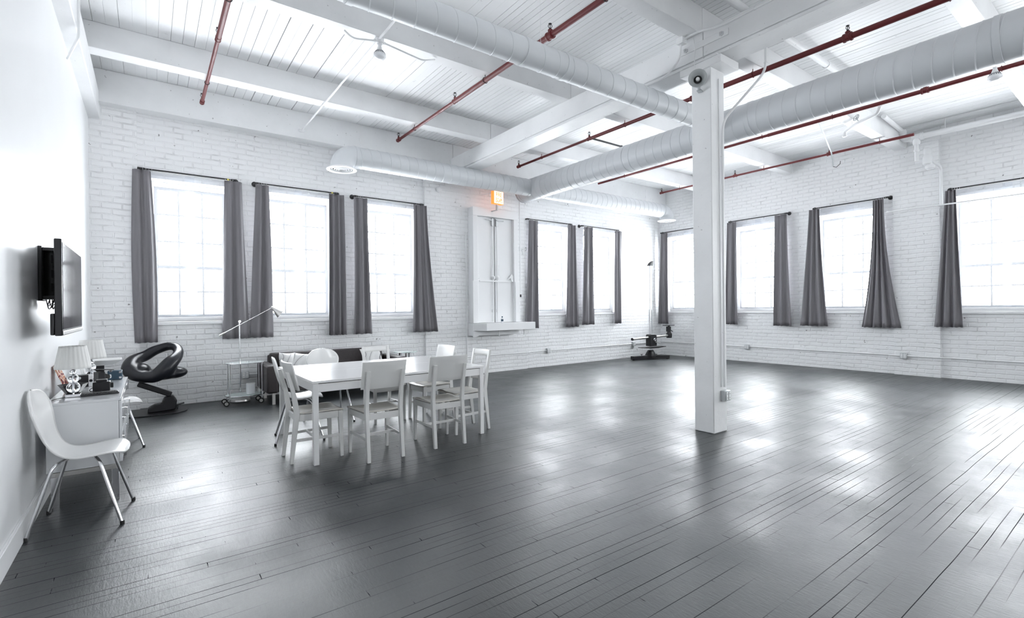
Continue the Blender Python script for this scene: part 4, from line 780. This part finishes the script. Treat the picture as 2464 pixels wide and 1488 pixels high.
c1 = wood_chair('panel', 'dining_chair', 'white panel backed wooden chair at the left end, nearest table corner', (1.262, 4.95, 0), 0.0, g)
dup(c1, (1.76, 4.605, 0), math.radians(90), 'white wooden chair seen from behind, left of the two in front')
dup(c1, (2.46, 4.63, 0), math.radians(88), 'white wooden chair seen from behind, right of the two in front')
dup(c1, (2.895, 5.665, 0), math.radians(182), 'white wooden chair with solid panel, farther one at the right end')
c4 = wood_chair('ladder', 'dining_chair', 'white open backed wooden chair, nearer one at the right end', (2.925, 4.92, 0), math.radians(180), g)
dup(c4, (2.40, 6.03, 0), math.radians(-90), 'white open backed wooden chair on the far side before the sofa')

# ------------------------------------------------------------------ moulded shell chairs on chrome legs
def shell_chair(label, loc, rz):
    t = thing('shell_chair', label, 'chair', loc, rz, 'white shell chairs')
    prof = [(-0.262, 0.905), (-0.250, 0.84), (-0.232, 0.75), (-0.208, 0.66), (-0.180, 0.58), (-0.145, 0.515), (-0.095, 0.470), (-0.03, 0.452), (0.05, 0.455), (0.12, 0.465), (0.18, 0.468), (0.225, 0.455), (0.245, 0.432)]
    P = [Vector((a, 0, b)) for a, b in prof]; cum = [0]
    for i in range(1, len(P)): cum.append(cum[-1]+(P[i]-P[i-1]).length)
    Lt = cum[-1]
    def at(s):
        d = s*Lt
        for i in range(1, len(P)):
            if d <= cum[i]+1e-9: k = (d-cum[i-1])/(cum[i]-cum[i-1]); return P[i-1].lerp(P[i], k)
        return P[-1]
    def sm(s): return (at(max(0, s-0.03))+at(s)*2+at(min(1, s+0.03)))/4
    def width(s):
        if s < 0.5:
            k = s/0.5; base = 0.205 if k < 0.3 else 0.205-0.062*(0.5-0.5*math.cos(PI*(k-0.3)/0.7))
        else:
            k = (s-0.5)/0.5; base = 0.143+0.072*(0.5-0.5*math.cos(PI*min(1, k/0.6)))
        e = 1.0
        if s < 0.20: e = math.sqrt(max(0.0, 1-((0.20-s)/0.20)**2.2))
        if s > 0.82: e = min(e, math.sqrt(max(0.0, 1-((s-0.82)/0.18)**2.6)))
        return max(0.012, base*e)
    def fn(u, v):
        s = 0.5-0.5*math.cos(PI*u); p = sm(s); w = width(s); q = 2*v-1
        T = (sm(min(1, s+0.02))-sm(max(0, s-0.02))).normalized(); nrm = Vector((-T.z, 0, T.x)) if True else 0
        if nrm.z < 0 and s > 0.5: nrm = -nrm
        if s <= 0.5 and nrm.x < 0: nrm = -nrm
        c = 0.026*(w/0.2)*q*q*(1-0.7*min(1, max(0, (s-0.25)/0.35)))
        return tuple(p+Vector((0, w*q, 0))+nrm*c)
    MB().grid(fn, 48, 17).build('shell', M['shell'], t, solidify=0.011, angle=80)
    for sx, ex in ((-1, -0.235), (1, 0.235)):
        for sy in (-1, 1):
            pts = [(sx*0.045-0.01, sy*0.02, 0.437), (sx*0.085, sy*0.12, 0.437), (sx*0.115, sy*0.185, 0.425), (ex, sy*0.235, 0.006)]
            l = MB().tube(fillet([Vector(p) for p in pts], 0.06), 0.0105, 12).build('leg', M['chrome'], t)
            MB().lathe([(0.012, 0), (0.0125, 0.02), (0.011, 0.024)], (ex, sy*0.2352, 0.0), 12).build('foot_cap', M['rubber'], l)
    m = MB().lathe([(0.06, -0.008), (0.06, 0.012)], (-0.005, 0, 0.434), 20); m.build('mounting_plate', M['steel'], t); return t
s1 = shell_chair('large white shell chair with chrome legs in the left foreground', (-0.365, 4.40, 0), math.radians(-6))
dup(s1, (-0.31, 6.56, 0), math.radians(5), 'white shell chair mostly hidden beyond the desk cabinet')
dup(s1, (1.31, 5.71, 0), math.radians(-11), 'white shell chair seen side on at the left end of the table')
dup(s1, (1.80, 6.32, 0), math.radians(-88), 'white shell chair with round back facing across the table before the sofa')

# ------------------------------------------------------------------ sofa and cushions
so = thing('sofa', 'dark brown leather sofa on steel legs against the back wall', 'sofa', (2.48, 8.32, 0))
m = MB().box((-0.94, -0.385, 0.17), (0.94, 0.36, 0.30)); m.build('base', M['sofa'], so, bevel=0.02)
for a, b in ((-0.93, -0.003), (0.003, 0.93)):
    MB().box((a, -0.41, 0.30), (b, 0.22, 0.44)).build('seat_cushion', M['sofa'], so, bevel=0.035)
    m = MB(); m.hexa([(a, 0.20, 0.36), (b, 0.20, 0.36), (b, 0.36, 0.36), (a, 0.36, 0.36), (a, 0.28, 0.715), (b, 0.28, 0.715), (b, 0.42, 0.715), (a, 0.42, 0.715)])
    m.build('back_cushion', M['sofa'], so, bevel=0.03)
m = MB().box((-0.95, 0.36, 0.17), (0.95, 0.44, 0.68)); m.build('back_frame', M['sofa'], so, bevel=0.02)
for s in (-1, 1):
    m = MB().box((s*0.94, -0.40, 0.17), (s*1.10, 0.42, 0.58)); m.build('armrest', M['sofa'], so, bevel=0.03)
    for yy in (-0.33, 0.33): MB().box((s*1.0-0.02, yy-0.02, 0), (s*1.0+0.02, yy+0.02, 0.17)).build('leg', M['steel'], so)
def cushion(label, loc, rot, s=0.44):
    def mk(sg):
        def f(u, v):
            a, b = 2*u-1, 2*v-1; e = (1-a**4)*(1-b**4); pin = 1-0.09*(1-abs(a)**2)*abs(b)**3; pin2 = 1-0.09*(1-abs(b)**2)*abs(a)**3
            return (a*s/2*pin2, sg*0.075*max(0, e)**0.6, b*s/2*pin)
        return f
    m = MB().grid(mk(1), 15, 15); m.grid(mk(-1), 15, 15); o = m.build('cushion', M['cushion'], loc=loc, angle=85); o.rotation_euler = rot; return tag(o, label, 'cushion', 'white patterned cushions on the sofa')
cushion('white scribble cushion leaning in the left sofa corner, rear one', (1.77, 8.40, 0.58), (math.radians(-16), 0.10, 0.5), 0.30)
cushion('white scribble cushion overlapping in front of the rear left one', (1.93, 8.18, 0.575), (math.radians(-18), 0.1, -0.5), 0.30)
cushion('white scribble cushion seen through the open chair back, right side', (3.12, 8.34, 0.57), (math.radians(-22), -0.12, 0.1), 0.36)
sd = thing('side_table', 'round glass side table on thick chrome posts right of the sofa', 'table', (3.80, 8.46, 0))
MB().lathe([(0.21, 0), (0.215, 0.004), (0.215, 0.010), (0.21, 0.014)], (0, 0, 0.605), 48).build('glass_top', M['frost'], sd)
for a in range(3): MB().tube([(0.10*math.cos(a*2.1+.3), 0.10*math.sin(a*2.1+.3), 0.0), (0.10*math.cos(a*2.1+.3), 0.10*math.sin(a*2.1+.3), 0.604)], 0.028, 20).build('post', M['chrome'], sd)

# ------------------------------------------------------------------ glass trolley, speaker, floor lamp
ty = thing('serving_trolley', 'oval two tier glass trolley on castors by the back wall', 'trolley', (1.155, 8.36, 0))
def oval(m, z, a, b, h, n=56): m.add([(a*math.cos(2*PI*k/n), b*math.sin(2*PI*k/n), zz) for zz in (z, z+h) for k in range(n)], [tuple(range(n))[::-1], tuple(range(n, 2*n))]+[(k, (k+1) % n, n+(k+1) % n, n+k) for k in range(n)]); return m
for z, nm in ((0.135, 'lower_shelf'), (0.615, 'upper_shelf')):
    s = oval(MB(), z, 0.262, 0.20, 0.008).build(nm, M['frost'], ty)
    MB().tube([(0.268*math.cos(2*PI*k/56), 0.206*math.sin(2*PI*k/56), z+0.002) for k in range(56)], 0.0065, 8, closed=True).build('chrome_rim', M['chrome'], s)
for k, (x, y) in enumerate(((-0.215, -0.125), (0.215, -0.125), (0.215, 0.125), (-0.215, 0.125))):
    l = MB().tube([(x, y, 0.105), (x, y, 0.625)], 0.009, 12).build('post', M['chrome'], ty); m = MB()
    cxx, cy = x*1.06-0.03, y-0.0
    w = MB().torus((cxx, cy, 0.041), 0.031, 0.010, (0.35, 1, 0), 22, 10).build('castor_wheel', M['rubber'], l)
    MB().lathe([(0.027, -0.006), (0.027, 0.006)], (cxx, cy, 0.041), 20, (0.35, 1, 0)).build('castor_hub' if False else 'castor_fork', M['steel'], ty); MB().bar((x, y, 0.108), (cxx, cy, 0.045), 0.014, 0.010).build('castor_fork', M['chrome'], ty)
sp = thing('tabletop_speaker', 'white rounded box speaker on the lower trolley shelf', 'loudspeaker', (1.225, 8.30, 0.1435))
m = MB(); pr = []
n = 40; ring_ = []
for k in range(n):
    a = 2*PI*k/n; c, s = math.cos(a), math.sin(a); ring_.append((0.062*abs(c)**0.45*(1 if c > 0 else -1), 0.058*abs(s)**0.6*(1 if s > 0 else -1)))
m.poly(ring_, 'z', 0.004, 0.158); m.build('grille_body', M['speaker'], sp, bevel=0.004); m = MB(); m.poly([(a*0.98, b*0.98) for a, b in ring_], 'z', 0.158, 0.163); m.build('top_panel', M['white'], sp)
fp = thing('floor_lamp', 'chrome floor lamp with long balance arm behind the trolley', 'lamp', (1.125, 8.62, 0))
MB().lathe([(0.135, 0), (0.14, 0.01), (0.135, 0.035), (0.10, 0.05), (0.03, 0.058), (0.01, 0.06)], n=40).build('base', M['steel'], fp)
MB().tube([(0, 0, 0.05), (0, 0, 1.235)], 0.0115, 16).build('pole', M['chrome'], fp)
a0, a1 = Vector((-0.275, -0.02, 1.025)), Vector((0.46, -0.02, 1.445))
am = MB().tube([a0, a1], 0.0065, 12).build('balance_arm', M['chrome'], fp); MB().tube([a0, a0.lerp(a1, 0.10)], 0.011, 12).build('counterweight', M['steel'], am)
MB().lathe([(0.017, -0.02), (0.017, 0.02)], (0, -0.01, 1.235), 16, (0, 1, 0)).build('pivot_joint', M['chrome'], fp)
ax = Vector((0.62, -0.1, -0.55)).normalized()
sh_ = MB().lathe([(0.014, -0.02), (0.022, 0.02), (0.030, 0.045), (0.050, 0.10), (0.074, 0.165), (0.072, 0.165), (0.048, 0.10), (0.026, 0.045)], a1+ax*0.0, 36, ax, caps=False).build('lamp_shade', M['steel'], fp)
MB().lathe([(0.016, 0.03), (0.03, 0.09), (0.02, 0.12), (0.004, 0.13)], a1, 20, ax).build('bulb', M['bulb'], sh_)

# ------------------------------------------------------------------ black salon chair
sc = thing('salon_chair', 'black leather loop backed salon chair with angled lift arm', 'salon chair', (0.14, 8.42, 0))
RING = [(-0.217, 8.35, 0.633), (-0.196, 8.48, 0.711), (-0.13, 8.58, 0.749), (-0.048, 8.64, 0.778), (0.043, 8.68, 0.835), (0.13, 8.7, 0.871), (0.223, 8.66, 0.898), (0.301, 8.58, 0.887), (0.332, 8.46, 0.831), (0.305, 8.34, 0.763), (0.232, 8.26, 0.689), (0.154, 8.22, 0.597), (0.051, 8.22, 0.523), (-0.062, 8.24, 0.527), (-0.161, 8.28, 0.561)]
rads = [.095, .085, .078, .074, .070, .064, .062, .062, .064, .074, .095, .102, .085, .075, .085]
org = sc.location
def cr(P, k):    # closed Catmull-Rom resample
    out = []
    n = len(P)
    for i in range(n):
        a, b, c, d = P[i-1], P[i], P[(i+1) % n], P[(i+2) % n]
        for j in range(k):
            t = j/k; out.append(0.5*((2*b)+(c-a)*t+(2*a-5*b+4*c-d)*t*t+(3*b-a-3*c+d)*t**3))
    return out
PP = cr([Vector((*p, r)) .to_4d() if False else Vector((p[0]-org.x, p[1]-org.y, p[2], r)) for p, r in zip(RING, rads)], 5)
m = MB().tube([Vector(p[:3]) for p in PP], [(p[3], p[3]*0.62) if False else p[3] for p in PP], 16, closed=True)
def ell(m, c, r, rot=0, n=20):
    vs = []; k = 12
    for i in range(k+1):
        a = PI*i/k
        for j in range(n):
            b = 2*PI*j/n; x, y, z = r[0]*math.sin(a)*math.cos(b), r[1]*math.sin(a)*math.sin(b), r[2]*math.cos(a)
            x, z = x*math.cos(rot)-z*math.sin(rot), x*math.sin(rot)+z*math.cos(rot); vs.append((c[0]+x, c[1]+y, c[2]+z))
    return m.add(vs, [(i*n+j, i*n+(j+1) % n, (i+1)*n+(j+1) % n, (i+1)*n+j) for i in range(k) for j in range(n)])
ell(m, (-0.03, -0.04, 0.525), (0.27, 0.22, 0.075)); ell(m, (0.125, -0.06, 0.545), (0.175, 0.15, 0.085)); ell(m, (-0.24, -0.02, 0.60), (0.12, 0.16, 0.10))
m.build('seat_shell', M['leather'], sc, remesh=0.011)
m = MB().bar((-0.20, -0.02, 0.485), (-0.20, -0.02, 0.43), 0.10, 0.12); m.build('seat_mount', M['plastic'], sc, bevel=0.01)
m = MB().bar((-0.27, -0.02, 0.42), (0.10, -0.02, 0.235), 0.085, 0.07); m.build('lift_arm', M['plastic'], sc, bevel=0.012)
m = MB().poly([(-0.17, 0.012), (-0.165, 0.075), (-0.09, 0.115), (-0.01, 0.125), (0.0, 0.165), (0.03, 0.215), (0.125, 0.225), (0.165, 0.15), (0.15, 0.03)], 'y', -0.10, 0.06); m.build('pump_housing', M['plastic'], sc, bevel=0.014)
m = MB().bar((0.14, -0.05, 0.085), (0.25, -0.05, 0.105), 0.08, 0.012); m.tube([(0.16, -0.07, 0.09), (0.16, -0.07, 0.02)], 0.006, 8); m.tube([(0.18, -0.03, 0.09), (0.17, -0.03, 0.02)], 0.006, 8); m.build('foot_pedal', M['plastic'], sc, bevel=0.002)
def plate(m, z0, z1, k=1.0):
    pts = []
    for i in range(48):
        a = 2*PI*i/48; c, s = math.cos(a), math.sin(a); pts.append((-0.08+k*0.37*abs(c)**0.62*(1 if c > 0 else -1), 0.0+k*0.29*abs(s)**0.7*(1 if s > 0 else -1)))
    return m.poly(pts, 'z', z0, z1)
m = MB(); plate(m, 0.0, 0.016); m.build('base_plate', M['plastic'], sc, bevel=0.005)

# ------------------------------------------------------------------ studio camera stand
ss = thing('studio_stand', 'tall camera stand with chrome column and black base in the corner', 'camera stand', (10.68, 8.28, 0))
m = MB(); m.bar((-0.62, 0.10, 0.06), (0.0, 0.0, 0.06), 0.13, 0.085); m.bar((0.42, -0.26, 0.055), (0.0, 0.0, 0.06), 0.13, 0.085); m.bar((0.46, 0.20, 0.06), (0.0, 0.0, 0.06), 0.11, 0.08)
bs = m.build('base_beam', M['plastic'], ss, bevel=0.004)
MB().lathe([(0.15, 0.08), (0.14, 0.12), (0.085, 0.22), (0.07, 0.24), (0.04, 0.245)], n=8).build('base_socket', M['plastic'], ss, bevel=0.003)
for x, y in ((-0.58, 0.095), (0.39, -0.24), (0.42, 0.19)): MB().lathe([(0.03, 0), (0.03, 0.02)], (x, y, 0.0), 12).build('castor', M['rubber'], ss)
MB().tube([(-0.30, 0.05, 0.10), (-0.30, 0.05, 0.14)], 0.007, 8).build('brake_screw', M['plastic'], ss); MB().bar((-0.34, 0.05, 0.142), (-0.26, 0.05, 0.142), 0.02, 0.010).build('brake_handle', M['plastic'], ss)
m = MB().tube([(0, 0, 0.24), (0, 0, 2.47)], 0.045, 24); cm_ = m.build('column', M['chrome'], ss)
MB().hexa([(-0.06, -0.05, 2.47), (0.06, -0.05, 2.47), (0.06, 0.05, 2.47), (-0.06, 0.05, 2.47), (0.0, -0.04, 2.55), (0.10, -0.04, 2.60), (0.10, 0.04, 2.60), (0.0, 0.04, 2.55)]).build('pulley_cap', M['plastic'], ss, bevel=0.004)
m = MB().box((-0.12, -0.10, 0.35), (0.14, 0.06, 0.64)); m.box((-0.10, -0.10, 0.62), (0.10, 0.06, 0.66)); m.build('carriage', M['plastic'], ss, bevel=0.01)
MB().torus((0.03, -0.115, 0.52), 0.035, 0.010, (0, 1, 0), 18, 8).build('lock_wheel', M['chrome'], ss)
m = MB().poly([(-0.45, 0.335), (0.45, 0.33), (0.44, 0.315), (0.1, 0.295), (-0.2, 0.30), (-0.44, 0.32)], 'y', -0.17, 0.05); m.build('accessory_tray', M['plastic'], ss, bevel=0.003)
MB().tube([(-0.76, -0.03, 0.56), (0.78, -0.03, 0.60)], 0.030, 18).build('cross_arm', M['steel'], ss); MB().lathe([(0.036, 0), (0.036, 0.03)], (-0.78, -0.03, 0.56), 16, (1, 0, 0)).build('end_cap', M['plastic'], ss)
m = MB().lathe([(0.07, -0.06), (0.08, 0.0), (0.08, 0.05), (0.06, 0.08), (0.05, 0.10), (0.045, 0.14)], (0.76, -0.03, 0.59), 20); m.tube([(0.68, -0.03, 0.57), (0.72, -0.1, 0.56)], 0.015, 8)
m.box((0.70, -0.07, 0.70), (0.80, 0.02, 0.84)); m.tube([(0.80, -0.03, 0.75), (0.90, -0.05, 0.70)], 0.012, 8); m.build('pan_tilt_head', M['plastic'], ss, bevel=0.004)
MB().box((0.60, -0.10, 0.865), (0.92, 0.06, 0.882)).build('camera_plate', M['plastic'], ss, bevel=0.003); MB().tube([(0.755, -0.03, 0.83), (0.755, -0.03, 0.868)], 0.03, 12).build('plate_post', M['plastic'], ss)
m = MB().bar((0.06, -0.11, 0.46), (0.20, -0.16, 0.40), 0.014, 0.014); m.build('crank_handle', M['steel'], ss)
